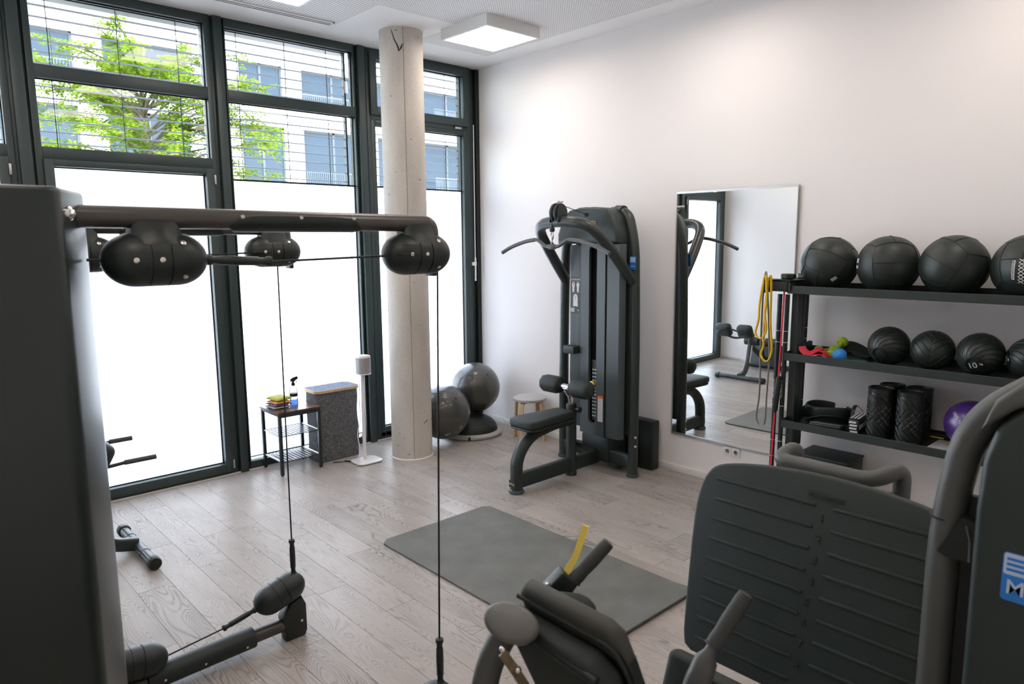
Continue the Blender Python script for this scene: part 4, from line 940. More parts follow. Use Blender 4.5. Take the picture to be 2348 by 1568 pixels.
for i, (y, rot) in enumerate(((-4.112, (.35, .5, .3)), (-4.492, (0, .12, .62)), (-4.868, (.45, .25, -.35)), (-5.248, (.05, .3, .15)))):
    c = V3((-.262, y, SHELF[0]+WR*.955+.001))
    o = thing('wall_ball', (c.x, c.y, SHELF[0]), wlabs[i], 'medicine ball', 'leather wall balls')
    Rm = Matrix.LocRotScale(c, None, None) @ Matrix.Rotation(rot[2], 4, 'Z') @ Matrix.Rotation(rot[1], 4, 'Y') @ Matrix.Rotation(rot[0], 4, 'X')
    r_ = WR*(.985, .99, 1.0, 1.0)[i]; g = G().sphere((0, 0, 0), r_, 48, 32)
    for k, p in enumerate(g.v):
        q = T(*c) @ (Rm.to_3x3() @ p); d = .003*noise.noise(V3(p)*9+V3((i*3, 0, 0))); q = c+(q-c)*(1+d/r_)
        if q.z < SHELF[0]+.003: q.z = SHELF[0]+.001
        g.v[k] = q
    body = O('leather_shell', g, 'leather_black', o, smooth=80)
    g = arcs(r_*1.001, .0023)
    for k, p in enumerate(g.v):
        q = c+Rm.to_3x3() @ p; q.z = max(q.z, SHELF[0]+.002); g.v[k] = q
    O('seam', g, 'leather_seam', body)
    if i in (0, 1, 3):
        # camera facing patch: lacing, logo and weight
        az = {0: 1.15, 1: .95, 3: 0.0}[i]
        d = V3((-.93, -.36, .0)).normalized(); d = Matrix.Rotation(az, 3, 'Z') @ d if i == 3 else V3((-.80, -.55, -.55)).normalized() if i == 0 else V3((-.62, .76, .05)).normalized()
        right = V3((0, 0, 1)).cross(d).normalized(); up = d.cross(right)
        if i == 0: right, up = right*.75+up*.66, up*.75-right*.66
        def wrap(g):
            for k, p in enumerate(g.v):
                g.v[k] = c+(d*r_+right*p.x+up*p.y).normalized()*(r_+.0025+p.z)
            return g
        if i == 3:
            g = G(); n = 7; a0 = -.075
            for k in range(n):
                z0_, z1_ = .062-k*.022, .062-(k+1)*.022
                for s in (-1, 1): g.tube([(a0-s*.016, z0_, .001), (a0, (z0_+z1_)/2, .002), (a0+s*.016, z1_, .001)], .0022, 5)
            O('lacing', wrap(g), 'white_print', body)
            O('lace_gap', wrap(G().box(a0-.009, a0+.009, .064, .12, -.001, .0004)), 'leather_seam', body, smooth=0)
            ML = T(-.125, -.01, 0) @ RZ(PI/2)
            O('logo_plate', wrap(G().prism([(-.065+.13*k/12, .011) for k in range(13)]+[(.065-.13*k/12, -.011) for k in range(13)], 0, .0004, ML)), 'white_print', body, smooth=0)
            O('logo_lettering', wrap(G().text('TECHNOGYM', .0195, ML @ T(0, 0, .0008), .0003, .0003)), 'black_print', body, smooth=0)
            O('weight_print', wrap(G().text('9', .06, T(-.008, -.012, .0004) @ RZ(PI/2), .0003, .0008).text('kg', .036, T(-.012, .03, .0004) @ RZ(PI/2), .0003, .0004)), 'white_print', body, smooth=0)
        elif i == 0:
            O('ball_tag', wrap(G().box(-.02, .02, -.012, .012, 0, .001)), 'grey_print', body, smooth=0)
        else:
            O('ball_tag', wrap(G().box(-.016, .016, .005, .035, 0, .001).box(-.016, .016, -.03, -.01, 0, .001)), 'grey_print', body, smooth=0)
# ---------------------------------------------------------------- slam balls with spiral tread
def slam_geo(r, n=180, m=56):
    V = []; F = []
    for j in range(m+1):
        t = PI*j/m; cap = .42; tw = 1.15*abs(t-PI/2)**1.1
        for i in range(n):
            ph = 2*PI*i/n+tw
            rr_ = r*(.978 if (cap < t < PI-cap and (i % 12 == 0 or j == m//2)) else 1.0)
            V.append((rr_*math.sin(t)*math.cos(ph), rr_*math.sin(t)*math.sin(ph), -rr_*math.cos(t)))
    for j in range(m):
        for i in range(n): F.append((j*n+i, j*n+(i+1) % n, (j+1)*n+(i+1) % n, (j+1)*n+i))
    return V, F
SR = .129
sV, sF = slam_geo(SR)
slabs = ('black slam ball with round valve cap, nearest the blue spiky ball', 'black slam ball second from the blue spiky ball, tread facing out', 'black slam ball with 10 kg printed on its cap', 'black slam ball marked 5 at the cut right end of the shelf')
for i, (y, ax) in enumerate(((-4.530, (-.88, .10, -.38)), (-4.786, (-.2, .97, .1)), (-5.046, (-.90, -.02, -.42)), (-5.305, (-.42, .9, -.05)))):
    r_ = SR*(.98, .97, 1.0, 1.0)[i]; c = V3((-.262, y, SHELF[1]+r_-.001))
    o = thing('slam_ball', (c.x, c.y, SHELF[1]), slabs[i], 'slam ball', 'treaded slam balls')
    q = V3((0, 0, 1)).rotation_difference(V3(ax).normalized()).to_matrix().to_4x4(); M = T(*c) @ q @ Matrix.Scale(r_/SR, 4)
    g = G().add(sV, sF, M)
    for k, p in enumerate(g.v):
        if p.z < SHELF[1]+.002: p.z = SHELF[1]+.0008
    b = O('tread', g, 'slam_rubber', o, smooth=30)
    cp = O('cap', G().lathe([(SR*.40, SR*.915), (SR*.395, SR*.935), (SR*.375, SR*.94), (SR*.2, SR*.978), (0, SR*.985)], 36, M), 'slam_cap', o)
    if i in (0, 1): O('valve', G().lathe([(.009, SR*.98), (.009, SR*1.0), (.005, SR*1.0), (.004, SR*.985), (0, SR*.985)], 12, M), 'gasket', cp)
    tx_ = {2: ('10', .052), 3: ('5', .04)}.get(i)
    if tx_:
        d = V3(ax).normalized(); rt = V3((0, 0, 1)).cross(d).normalized(); MM = frame(c+d*(r_*.993), rt, d.cross(rt)) @ RZ(.3 if i == 2 else 0)
        O('weight_print', G().text(tx_[0], tx_[1], MM @ T(-.012 if i == 2 else 0, 0, 0), .0008, .0003).text('kg', .018, MM @ T(.035, .004, -.001), .0008, .0002), 'white_print', cp, smooth=0)
# ---------------------------------------------------------------- small things on the middle shelf
Z2 = SHELF[1]+.0008
def ribbon(pts, w, t=.0022): return G().tube(spline(pts, 6), 1, prof=[(-t, -w), (t, -w), (t, w), (-t, w)], up=(0, 0, 1))
rb = thing('fitness_band', (-.36, -4.050, Z2), 'crumpled pink-red elastic band with small white print', 'elastic band')
O('band_loop', ribbon([(-.36, -3.995, Z2+.004+.07), (-.37, -4.005, Z2+.004+.045), (-.36, -4.050, Z2+.004+.02), (-.33, -4.100, Z2+.004+.035), (-.34, -4.125, Z2+.004+.066), (-.36, -4.105, Z2+.004+.06), (-.37, -4.060, Z2+.004+.03), (-.36, -4.020, Z2+.004+.04), (-.35, -3.995, Z2+.004+.068)], .019), 'red_rubber', rb)
O('band_tail', ribbon([(-.40, -4.035, Z2+.004+.008), (-.41, -4.080, Z2+.004+.02), (-.41, -4.130, Z2+.004+.032), (-.40, -4.165, Z2+.004+.03), (-.405, -4.190, Z2+.004+.012)], .018).add([], []), 'red_rubber', rb)
O('band_fold', ribbon([(-.33, -4.090, Z2+.004+.012), (-.34, -4.125, Z2+.004+.05), (-.35, -4.160, Z2+.004+.045), (-.36, -4.175, Z2+.004+.015)], .03), 'red_rubber', rb)
O('band_print', ribbon([(-.432, -4.080, Z2+.004+.021), (-.432, -4.110, Z2+.004+.028), (-.432, -4.135, Z2+.004+.032)], .004, .0006), 'white_print', rb)
def dumbbell(c, d, lab):
    d = V3(d).normalized(); c = V3(c); o = thing('dumbbell', (c.x, c.y, c.z-.033), lab, 'dumbbell', 'green vinyl dumbbells')
    q = V3((0, 0, 1)).rotation_difference(d).to_matrix().to_4x4(); M = T(*c) @ q
    O('handle', G().lathe([(.016, -.045), (.0145, -.02), (.0155, 0), (.0145, .02), (.016, .045)], 16, M), 'green_vinyl', o)
    for s in (-1, 1):
        h = O('head', G().lathe([(.0, s*.04), (.028, s*.042), (.036, s*.05), (.0375, s*.062), (.036, s*.078), (.028, s*.086), (0, s*.088)], 10, M @ RZ(.3)), 'green_vinyl', o, smooth=50)
    dd = d if d.x < 0 else -d
    rt = V3((0, 0, 1)).cross(dd).normalized(); MM = frame(c+dd*.0885, rt, dd.cross(rt))
    O('head_print', G().box(-.013, .013, .002, .008, 0, .0006, MM).box(-.018, .018, -.009, -.006, 0, .0006, MM), 'white_print', h, smooth=0)
dumbbell((-.20, -4.10, Z2+.039), (-.7, .35, .0), 'lying green vinyl dumbbell behind the red band')
dumbbell((-.27, -4.205, Z2+.078), (-.80, .16, -.53), 'tilted green vinyl dumbbell leaning beside the blue spiky ball')
sb = thing('spiky_ball', (-.388, -4.268, Z2), 'small blue spiky massage ball', 'massage ball')
c = V3((-.388, -4.268, Z2+.047)); br_ = .042
O('ball_core', G().sphere(c, br_, 32, 20), 'blue_rubber', sb)
g = G(); N = 210
for k in range(N):
    z = 1-2*(k+.5)/N; a = k*2.39996; d = V3((math.sqrt(1-z*z)*math.cos(a), math.sqrt(1-z*z)*math.sin(a), z))
    q = V3((0, 0, 1)).rotation_difference(d).to_matrix().to_4x4()
    g.lathe([(.0031, 0), (.0024, .0035), (.001, .0048), (0, .005)], 6, T(*(c+d*(br_-.0005))) @ q)
O('spike', g, 'blue_rubber', sb, kind='stuff', smooth=60)
bs = thing('fabric_strap', (-0.200, -4.32, Z2), 'coiled black strap with green band under it beside the slam balls', 'strap')
O('strap_coil', ribbon([(-0.220, -4.205, Z2+.004+.02), (-0.200, -4.212, Z2+.004+.065), (-0.180, -4.24, Z2+.004+.082), (-0.190, -4.30, Z2+.004+.07), (-0.200, -4.36, Z2+.004+.045), (-0.190, -4.41, Z2+.004+.03)], .045, .003), 'black_satin', bs)
O('strap_inner', ribbon([(-0.240, -4.25, Z2+.004+.05), (-0.230, -4.29, Z2+.004+.052), (-0.235, -4.34, Z2+.004+.03), (-0.230, -4.40, Z2+.004+.026)], .025, .003), 'upholstery', bs)
O('strap_fill', ribbon([(-0.190, -4.215, Z2+.004+.01), (-0.190, -4.30, Z2+.004+.045), (-0.190, -4.40, Z2+.004+.01)], .04, .009), 'upholstery', bs)
O('green_band', ribbon([(-0.300, -4.28, Z2+.004+.016), (-0.310, -4.30, Z2+.004+.006), (-0.310, -4.35, Z2+.004+.009), (-0.320, -4.38, Z2+.004+.006), (-0.310, -4.41, Z2+.004+.01)], .012), 'green_rubber', bs)
# ---------------------------------------------------------------- bottom shelf
Z3 = SHELF[2]+.0005
wb = thing('weight_belt', (-.26, -4.11, Z3), 'wide black padded belt lying coiled on the lower shelf', 'belt')
P = [(-.195+.10*math.cos(t), -4.135+.15*math.sin(t), Z3+.068+.008*math.sin(2*t)) for t in [2*PI*i/26 for i in range(24)]]
O('belt_body', G().tube(P, 1, prof=rrect(.112, .012, .005, 3), up=(0, 0, 1)), 'black_satin', wb)
O('belt_strap', ribbon([(-.315, -4.03, Z3+.03), (-.325, -4.09, Z3+.06), (-.33, -4.17, Z3+.085), (-.30, -4.24, Z3+.085), (-.24, -4.275, Z3+.06)], .022, .003), 'upholstery', wb)
O('belt_binding', G().tube([(x, y, z+.056) for x, y, z in P], .007, 8), 'upholstery', wb)
pd = thing('foam_pad', (-.33, -4.25, Z3), 'slate grey flat pad leaning under the coiled belt', 'pad')
M = T(-.40, -4.205, Z3+.012) @ RZ(.12) @ RY(.16)
O('pad_face', G().rbox(-.05, .075, -.11, .09, .028, .036, .004, 3, M), 'pad_slate', pd)
O('pad_frame', G().rbox(-.055, .08, -.115, .095, .008, .028, .008, 3, M), 'black_satin', pd)
bxs = thing('strap_bundle', (-.27, -4.38, Z3), 'black case with white stripes between pad and foam rollers', 'case')
M = T(-.27, -4.374, Z3) @ RZ(.12)
O('case_body', G().rbox(-.13, .10, -.036, .036, 0, .11, .02, 3, M), 'black_satin', bxs)
for k in range(4): O('stripe', G().box(-.1312, -.130, -.027+.002*k, .018+.002*k, .018+k*.021, .03+k*.021, M @ T(0, .004*(k % 2), 0)), 'white_print', bxs, smooth=0)
for k in range(3): O('stripe', G().box(-.11, .08, -.030+k*.022, -.016+k*.022, .1102, .1112, M), 'white_print', bxs, smooth=0)
O('stripe', G().box(-.12, .06, -.0372, -.0362, .04, .07, M), 'white_print', bxs, smooth=0)
O('carry_strap', G().tube(spline([M @ V3((.02, .046, .06)), M @ V3((.05, .05, .13)), M @ V3((.09, .04, .155)), M @ V3((.10, .0, .12))], 5), 1, prof=[(-.002, -.012), (.002, -.012), (.002, .012), (-.002, .012)]), 'upholstery', bxs)
def roller_geo(r, h, n=120, m=72):
    V = []; F = []
    for j in range(m+1):
        z = h*j/m; f = j/m
        for i in range(n):
            u = i/n*22; w = z/h*14; rr_ = r
            if f < .06 or f > .93: rr_ = r*.985 if .93 < f < .945 or .05 < f < .06 else r*1.0
            else:
                A = (u+w) % 2 < .32; B = (u-w) % 2 < .32
                if A or (B and .3 < f < .68): rr_ = r-.0042
            V.append((rr_*math.cos(2*PI*i/n), rr_*math.sin(2*PI*i/n), z))
    for j in range(m):
        for i in range(n): F.append((j*n+i, j*n+(i+1) % n, (j+1)*n+(i+1) % n, (j+1)*n+i))
    F.append(tuple(range(n-1, -1, -1))); return V, F
r0 = thing('foam_roller', (-.315, -4.52, Z3), 'diamond tread foam roller standing front left of four', 'foam roller', 'standing foam rollers', local=True)
rV, rF = roller_geo(.078, .325)
O('tread', G().add(rV, rF), 'roller_rubber', r0, smooth=25)
O('rim', G().lathe([(.078, .325), (.079, .331), (.074, .335), (.066, .335), (.063, .329), (.062, .25), (0, .25)], 48), 'roller_rubber', r0)
dup(r0, (-.315, -4.70, Z3), (0, 0, 1.1), 'diamond tread foam roller standing front right of four')
dup(r0, (-.155, -4.535, Z3), (0, 0, 2.0), 'diamond tread foam roller standing rear left of four')
dup(r0, (-.155, -4.70, Z3), (0, 0, .5), 'diamond tread foam roller standing rear right of four')
pb_ = thing('toning_ball', (-.26, -5.03, Z3), 'purple glossy toning ball on the lower shelf', 'exercise ball')
Z3 += .0125
c = V3((-.255, -5.03, Z3+.155))
g = G().sphere(c, .148, 40, 26)
for p in g.v:
    if p.z < Z3+.02: p.z = Z3+.0205
O('ball_shell', g, 'purple_vinyl', pb_)
d = V3((-.80, .42, .30)).normalized(); rt = V3((0, 0, 1)).cross(d).normalized(); up = d.cross(rt)
def wrapc(g, r):
    for k, p in enumerate(g.v): g.v[k] = c+(d*r+rt*p.x+up*p.y).normalized()*(r+p.z)
    return g
O('ball_print', wrapc(G().text('100% NEW', .03, T(.03, .0, .0006) @ RZ(-.7), .0003), .148), 'white_print', pb_, smooth=0)
O('base_ring', G().lathe([(.05, 0), (.06, .004), (.06, .026), (.05, .022)], 24, T(c.x, c.y, Z3)), 'purple_vinyl', pb_)
Z3 -= .0125
tb_ = thing('tablet_case', (-.36, -4.94, Z3), 'flat silver case with yellow slot lying on the lower shelf', 'case')
O('case_shell', G().rbox(-.46, -.14, -5.12, -4.83, 0+Z3, Z3+.012, .005, 2), 'laptop_silver', tb_)
O('yellow_slot', G().rbox(-.20, -.17, -5.02, -4.88, Z3+.0122, Z3+.0142, .0008, 1), 'yellow_plastic', tb_)
ff = thing('flat_folder', (-.10, -4.9, Z3), 'thin black folder with yellow edge behind the foam rollers', 'folder')
O('folder_body', G().rbox(-.12, -.06, -5.2, -4.76, Z3, Z3+.03, .003, 1), 'black_satin', ff)
O('folder_edge', G().box(-.122, -.1195, -4.85, -4.765, Z3+.012, Z3+.018), 'yellow_plastic', ff, smooth=0)
# black box standing on the floor under the rack
pbx = thing('plyo_box', (-.2, -4.12, 0), 'low black box standing on the floor under the rack', 'box')
O('box_body', G().rbox(-.34, -.06, -4.345, -3.985, 0.0, .505, .012, 2), 'black_satin', pbx)
O('box_lid', G().rbox(-.345, -.055, -4.35, -3.98, .505, .52, .006, 2), 'black_powder', pbx)
# ================================================================ cable station
YN, YF = -4.085, -2.885
ks = thing('cable_station', (-4.6, -3.48, 0), 'dark cable training station with tower, tube arms and pulley pods', 'gym machine')
twp = [(-5.38, -4.25), (-4.845, -4.25), (-4.822, -4.246), (-4.808, -4.238), (-4.799, -4.225), (-4.722, -4.055), (-4.715, -4.035), (-4.713, -4.0), (-4.713, -2.86)] + [ (-4.76, -2.77), (-4.84, -2.73), (-5.38, -2.73)]
O('tower', G().prism(twp, .0, 2.183, None, .012, 3), 'tower_metal', ks, smooth=50)
SLOT = None
def pod(M, name='pulley_pod', slot=True):
    """capsule along x, about 27 cm long; neck side is +z"""
    R0 = .074; pr = []
    for i in range(0, 13):
        t = PI/2*i/12; pr.append((R0*math.sin(t), -.137+.085*(1-math.cos(t))))
    a = [(R0, -.030), (R0-.0025, -.029), (R0-.0025, -.027), (R0, -.026), (R0, .020), (R0-.0035, .021), (R0-.0035, .024), (R0, .025)]
    pr += a
    for i in range(12, -1, -1):
        t = PI/2*i/12; pr.append((R0*math.sin(t), .137-.085*(1-math.cos(t))))
    p = O(name, G().lathe(pr, 36, M @ RY(PI/2)), 'black_satin', ks, smooth=30)
    for x, a in ((-.068, -90), (-.003, -90), (.058, -130), (.058, -52)):
        a = math.radians(a)
        d = V3((0, math.sin(a)*1.0, math.cos(a)))
        q = M @ (V3((x, 0, 0))+d*R0); n_ = (M.to_3x3() @ d).normalized(); qt = V3((0, 0, 1)).rotation_difference(n_).to_matrix().to_4x4()
        O('screw', G().lathe([(.0075, -.003), (.0075, .0008), (.005, .0022), (.0025, .0022), (.002, .001), (0, .001)], 12, T(*q) @ qt), 'screw_steel', p)
        O('screw_seat', G().lathe([(.0095, -.002), (.0095, .0004), (.0078, .0002)], 12, T(*q) @ qt), 'gasket', p)
    if slot:
        g = G(); g.rbox(-.118, -.038, -R0-.0012, -R0+.03, -.004, .004, .002, 1, M)
        O('cable_slot', g, 'gasket', p, smooth=0)
        for z_ in (-.032, .032):
            O('slot_edge', G().tube([M @ V3((-.11+.005*k, -math.sqrt(max(0, (R0*(1 if -.11+.005*k > -.052 else math.sqrt(max(.02, 1-((-.052-(-.11+.005*k))/.085)**2))))**2-z_*z_))-.0003, z_)) for k in range(15)], .0008, 4), 'gasket', p, smooth=0)
    return p
def neck(M):
    """flared eight-sided collar between tube and pod"""
    g = G(); V = []; F = []
    lv = [(.050, .038, .105), (.062, .040, .086), (.066, .047, .062), (.066, .06, .045), (.03, .06, .02)]
    for a, b, z in lv:
        for x, y in ((-a, -b*.6), (-a*.62, -b), (a*.62, -b), (a, -b*.6), (a, b*.6), (a*.62, b), (-a*.62, b), (-a, b*.6)): V.append((x, y, z))
    for j in range(len(lv)-1):
        for i in range(8): F.append((j*8+i, (j+1)*8+i, (j+1)*8+(i+1) % 8, j*8+(i+1) % 8))
    F.append(tuple(range(8)))
    return O('pod_neck', g.add(V, F, M), 'black_satin', ks, smooth=40)
HPR = [(.0, 0), (.012, 0), (.0155, .004), (.016, .014), (.0115, .02), (.0115, .04), (.0135, .042), (.0145, .10), (.0135, .155), (.0115, .157), (.0115, .175), (.016, .182), (.0155, .194), (.008, .198), (0, .198)]
def handle(a, b, m='black_satin'):
    a, b = V3(a), V3(b); d = b-a; q = V3((0, 0, 1)).rotation_difference(d).to_matrix().to_4x4(); s = d.length/.198
    return O('cable_handle', G().lathe([(r, z*s) for r, z in HPR], 18, T(*a) @ q), m, ks, smooth=45)
def cable(pts): return O('cable', G().tube(pts, .004, 6), 'gasket', ks)
ZA = 2.112
for yy, xi, far in ((YN, -4.562, 0), (YF, -4.50, 1)):
    xe = -3.665
    O('upper_arm', G().tube(fillet([(-4.80, yy, ZA+.008), (xe+.045, yy, ZA), (xe+.045, yy, ZA-.07)], [.01, .05, .01], 6), .0295, 22), 'tube_bronze', ks)
    F = []
    V = []
    for r_ in (.0300, .0365):
        for j in range(25):
            u = j/24*2-1; x = -4.14+u*.215; e = max(.12, (1-abs(u)**6)**.5)
            for k in range(11):
                t = math.radians(-128)+(-1+2*k/10)*math.radians(72)*e; V.append((x, yy+r_*math.cos(t), ZA+.004+r_*math.sin(t)))
    b = 25*11
    for j in range(24):
        for k in range(10):
            a = j*11+k; F += [(a, a+1, a+12, a+11), (b+a, b+a+11, b+a+12, b+a+1)]
        F += [(j*11, j*11+11, b+j*11+11, b+j*11), (j*11+10, b+j*11+10, b+j*11+21, j*11+21)]
    F += [tuple(range(11))+tuple(range(b+10, b-1, -1)), tuple(range(24*11, 25*11))+tuple(range(b+25*11-1, b+24*11-1, -1))]
    sv = O('arm_sleeve', G().add(V, F), 'black_satin', ks, smooth=40)
    for dx in (-.185, 0, .185): O('screw', G().lathe([(.0065, 0), (.006, .002), (.003, .003), (0, .003)], 10, T(-4.14+dx, yy-.0352, ZA+.012) @ RX(PI/2)), 'screw_steel', sv)
    for x, flip in ((xi, 1), (xe-.02, 0)):
        M = T(x, yy, ZA-.108) @ RZ(.0)
        neck(M); pod(M, slot=(not flip))
    # outer cable guide block at the arm end
    O('cable_guide', G().rbox(xe+.088, xe+.108, yy+.045, yy+.105, ZA-.195, ZA-.05, .006, 2).rbox(xe+.03, xe+.10, yy+.03, yy+.06, ZA-.14, ZA-.08, .006, 2), 'black_satin', ks)
    hx0, hx1 = xi+.135, xi+.135+.20
    h = handle((hx0, yy, ZA-.112), (hx1, yy, ZA-.122))
    cable([(hx1, yy, ZA-.122), (xe-.12, yy-.0, ZA-.112)])
    cable([(-4.73, yy, ZA-.105), (xi-.13, yy, ZA-.108)])
    cx_ = xe+.035 if not far else xe+.0
    yu, yy = yy, (yy if far else yy-.06)
    cb_ = cx_-.005 if far else xe-.002
    cable([(cx_ if far else xe+.073, yu, ZA-.17), (cb_, yy, .53)])
    handle((cb_, yy, .335), (cb_, yy, .53))
    # lower arm with its pods
    O('lower_arm', G().tube([(-4.80, yy, .062), (xe-.02, yy, .085)], .034, 20), 'tube_bronze', ks)
    ls = O('arm_sleeve', G().tube([(-4.40, yy, .070), (-4.395, yy, .070), (-3.90, yy, .082), (-3.895, yy, .082)], [.036, .052, .052, .036], 20), 'black_powder', ks)
    for x in (-4.33, -4.15, -3.95): O('screw', G().lathe([(.0065, 0), (.006, .002), (0, .003)], 10, T(x, yy-.051, .068) @ RX(PI/2)), 'screw_steel', ls)
    O('end_block', G().prism([(-.055, 0), (.05, 0), (.062, .03), (.062, .17), (.04, .22), (-.02, .20), (-.07, .13)], -.036, .036, Matrix(((1, 0, 0, xe-.02), (0, 0, -1, yy), (0, 1, 0, .0), (0, 0, 0, 1))), .01, 2), 'black_satin', ks)
    O('screw', G().lathe([(.008, 0), (.007, .003), (0, .004)], 10, T(xe+.01, yy-.037, .09) @ RX(PI/2)), 'screw_steel', ks)
    M = T(xe-.085, yy, .262) @ RY(math.radians(-17)) @ RX(PI)
    pod(M)
    M = T(-4.435, yy, .175) @ RY(math.radians(8)) @ RX(PI)
    pod(M)
    h = handle((-4.045, yy, .183), (-3.875, yy, .222)); cable([(-4.31, yy, .152), (-4.045, yy, .183)])
O('end_plug', G().lathe([(.017, -.01), (.017, .01), (.013, .014), (.005, .014), (.004, .012), (0, .012)], 16, frame((-4.789, -4.204, 2.122), (.416, .91, 0), (0, 0, 1))), 'chrome', ks)
O('plug_screw', G().lathe([(.010, .011), (.009, .016), (.004, .017), (0, .012)], 6, frame((-4.787, -4.205, 2.122), (.416, .91, 0), (0, 0, 1))), 'screw_steel', ks)
O('floor_frame', G().rbox(-5.3, -4.7, YN-.04, YN+.04, .0, .05, .01, 2).rbox(-5.3, -4.7, YF-.04, YF+.04, .0, .05, .01, 2), 'black_satin', ks)

# ================================================================ leg press
lp = thing('leg_press', (-3.5, -5.25, 0), 'dark leg press machine with ribbed foot plate, seat and yellow lever', 'gym machine')
LN = math.atan(.257)
PM = frame((-3.0657, -5.27, .60), (0, -1, 0), (.257, 0, 1))        # plate plane: right = -y, up = leaning back
pol = [(-.418, -.03), (-.432, .02), (-.446, .164), (-.466, .43), (-.460, .545), (-.440, .605), (-.40, .643), (-.31, .668), (-.182, .686), (0, .695), (.182, .686), (.31, .668), (.40, .643), (.44, .605), (.46, .545), (.466, .43), (.446, .164), (.432, .02), (.418, -.03), (.39, -.045), (-.39, -.045)]
pol = [(p.x, p.y) for p in spline([(x, y, 0) for x, y in pol[:19]], 3)] + pol[19:]
fp = O('foot_plate', G().prism(pol[::-1], -.035, 0, PM, .012, 3), 'press_plate', lp, smooth=40)
for k in range(9):
    v = .596-.0725*k
    for s in (-1, 1):
        a, b = (-.395+.0015*k, -.029) if s < 0 else (.030, .395-.0015*k)
        O('foot_rib', G().rbox(a, b, v-.0085, v+.0025, -.004, .0055, .0025, 2, PM), 'press_plate', fp, smooth=30)
for k in range(8):
    O('row_number', G().text(str(k+1), .036, PM @ T(-.002-.001*k, .552-.0692*k, .0005), .0028, .0006), 'press_plate', fp, smooth=0)
lg = G().prism([(-.062, .016), (-.062, .006), (-.052, .006), (-.052, -.012), (.03, -.012), (.03, -.018), (.045, -.018), (.045, -.008), (.062, -.008), (.062, .010), (.01, .010), (.01, .016)][::-1], 0, .0012, PM @ T(0, .622, 0))
lo = O('embossed_logo', lg, 'press_plate', fp, smooth=0)
O('logo_lettering', G().text('TECHNOGYM', .0195, PM @ T(0, .6205, .0022), .0016, .0002), 'press_plate', lo, smooth=0)
O('plate_carrier', G().tube(fillet([(-2.94, -5.27, .75), (-2.70, -5.27, .62), (-2.45, -5.27, .12)], .2), 1, prof=rrect(.12, .09, .02, 3)).rbox(-2.95, -2.86, -5.47, -5.07, .64, .95, .02, 2), 'black_powder', lp)
ub = fillet([(-2.395, -4.93, .06), (-2.395, -4.93, 1.20), (-2.49, -4.89, 1.155), (-2.505, -5.265, 1.16), (-2.40, -5.335, 1.20), (-2.40, -5.335, .06)], [.05, .05, .06, .06, .05, .05], 8)
O('rear_hoop', G().tube(ub, .031, 18), 'press_grey', lp)
for y, z in ((-5.077, 1.118), (-5.119, 1.115), (-5.209, 1.105)):
    O('chrome_clip', G().rbox(-2.52, -2.50, y-.012, y+.012, z, z+.035, .003, 2), 'chrome', lp)
O('chrome_rod', G().cyl((-2.53, -5.24, 1.125), (-2.40, -5.30, 1.09), .012, 12), 'chrome', lp)
O('rear_base', G().rbox(-2.55, -2.34, -5.40, -4.88, .0, .08, .02, 2), 'black_powder', lp)
O('rail_beam', G().tube([(-4.15, -5.20, .12), (-2.40, -5.22, .12)], 1, prof=rrect(.12, .12, .03, 4)).tube([(-4.1, -5.20, .36), (-3.15, -5.24, .42)], 1, prof=rrect(.07, .06, .02, 3)).rbox(-4.2, -4.08, -5.42, -4.98, 0, .07, .02, 2).rbox(-4.14, -4.06, -5.25, -5.15, .1, .38, .02, 2), 'black_powder', lp)
# weight tower beside the plate
ty0, ty1 = -5.683, -6.42
tp = fillet([(-3.16, ty0, .012), (-3.16, ty0, 1.32), (-3.16, -5.725, 1.60), (-3.16, -5.90, 1.735), (-3.16, -6.05, 1.745), (-3.16, -6.20, 1.735), (-3.16, -6.375, 1.60), (-3.16, ty1, 1.32), (-3.16, ty1, .012)], [.1, .15, .14, .12, .1, .12, .14, .15, .1], 8)
O('tower_hoop', G().tube(tp, .039, 22), 'press_grey', lp)
O('tower_foot', G().lathe([(.05, 0), (.052, .014), (.042, .03)], 20, T(-3.16, ty0, 0)).lathe([(.05, 0), (.052, .014), (.042, .03)], 20, T(-3.16, ty1, 0)), 'shroud_grey', lp)
pn_ = [(-5.775, .30), (-5.768, .94), (-5.766, 1.40), (-5.772, 1.53), (-5.795, 1.615), (-5.84, 1.665), (-5.92, 1.69), (-6.05, 1.695), (-6.18, 1.69), (-6.26, 1.665), (-6.305, 1.615), (-6.328, 1.53), (-6.334, 1.40), (-6.332, .94), (-6.325, .30)]
tpnl = O('tower_panel', G().prism([(-y-6.05, z) for y, z in pn_], -.055, .055, frame((-3.21, -6.05, 0), (0, -1, 0), (0, 0, 1)), .022, 4), 'shroud_dark', lp, smooth=45)
cp_ = [(-5.765, 1.60), (-5.79, 1.675), (-5.85, 1.735), (-5.95, 1.77), (-6.05, 1.775), (-6.15, 1.77), (-6.25, 1.735), (-6.31, 1.675), (-6.335, 1.60), (-6.27, 1.66), (-6.18, 1.695), (-6.05, 1.70), (-5.92, 1.695), (-5.83, 1.66)]
O('tower_cover', G().prism([(-y-6.05, z) for y, z in cp_], -.07, .075, frame((-3.20, -6.05, 0), (0, -1, 0), (0, 0, 1)), .012, 3), 'press_grey', lp, smooth=45)
MS = frame((-3.2655, -5.887, 1.262), (0, -1, 0), (0, 0, 1))
stq = O('sticker', G().prism(rrect(.108, .118, .008, 4), 0, .001, MS), 'blue_print', tpnl, smooth=0)
O('sticker_panel', G().prism(rrect(.104, .052, .005, 3, 0, .031), .001, .0015, MS), 'pale_blue_print', stq, smooth=0)
g = G()
for k in range(3): g.box(-.046, .046-.006*k, .040-.013*k, .047-.013*k, .0015, .0019, MS)
O('sticker_text', g, 'blue_print', stq, smooth=0)
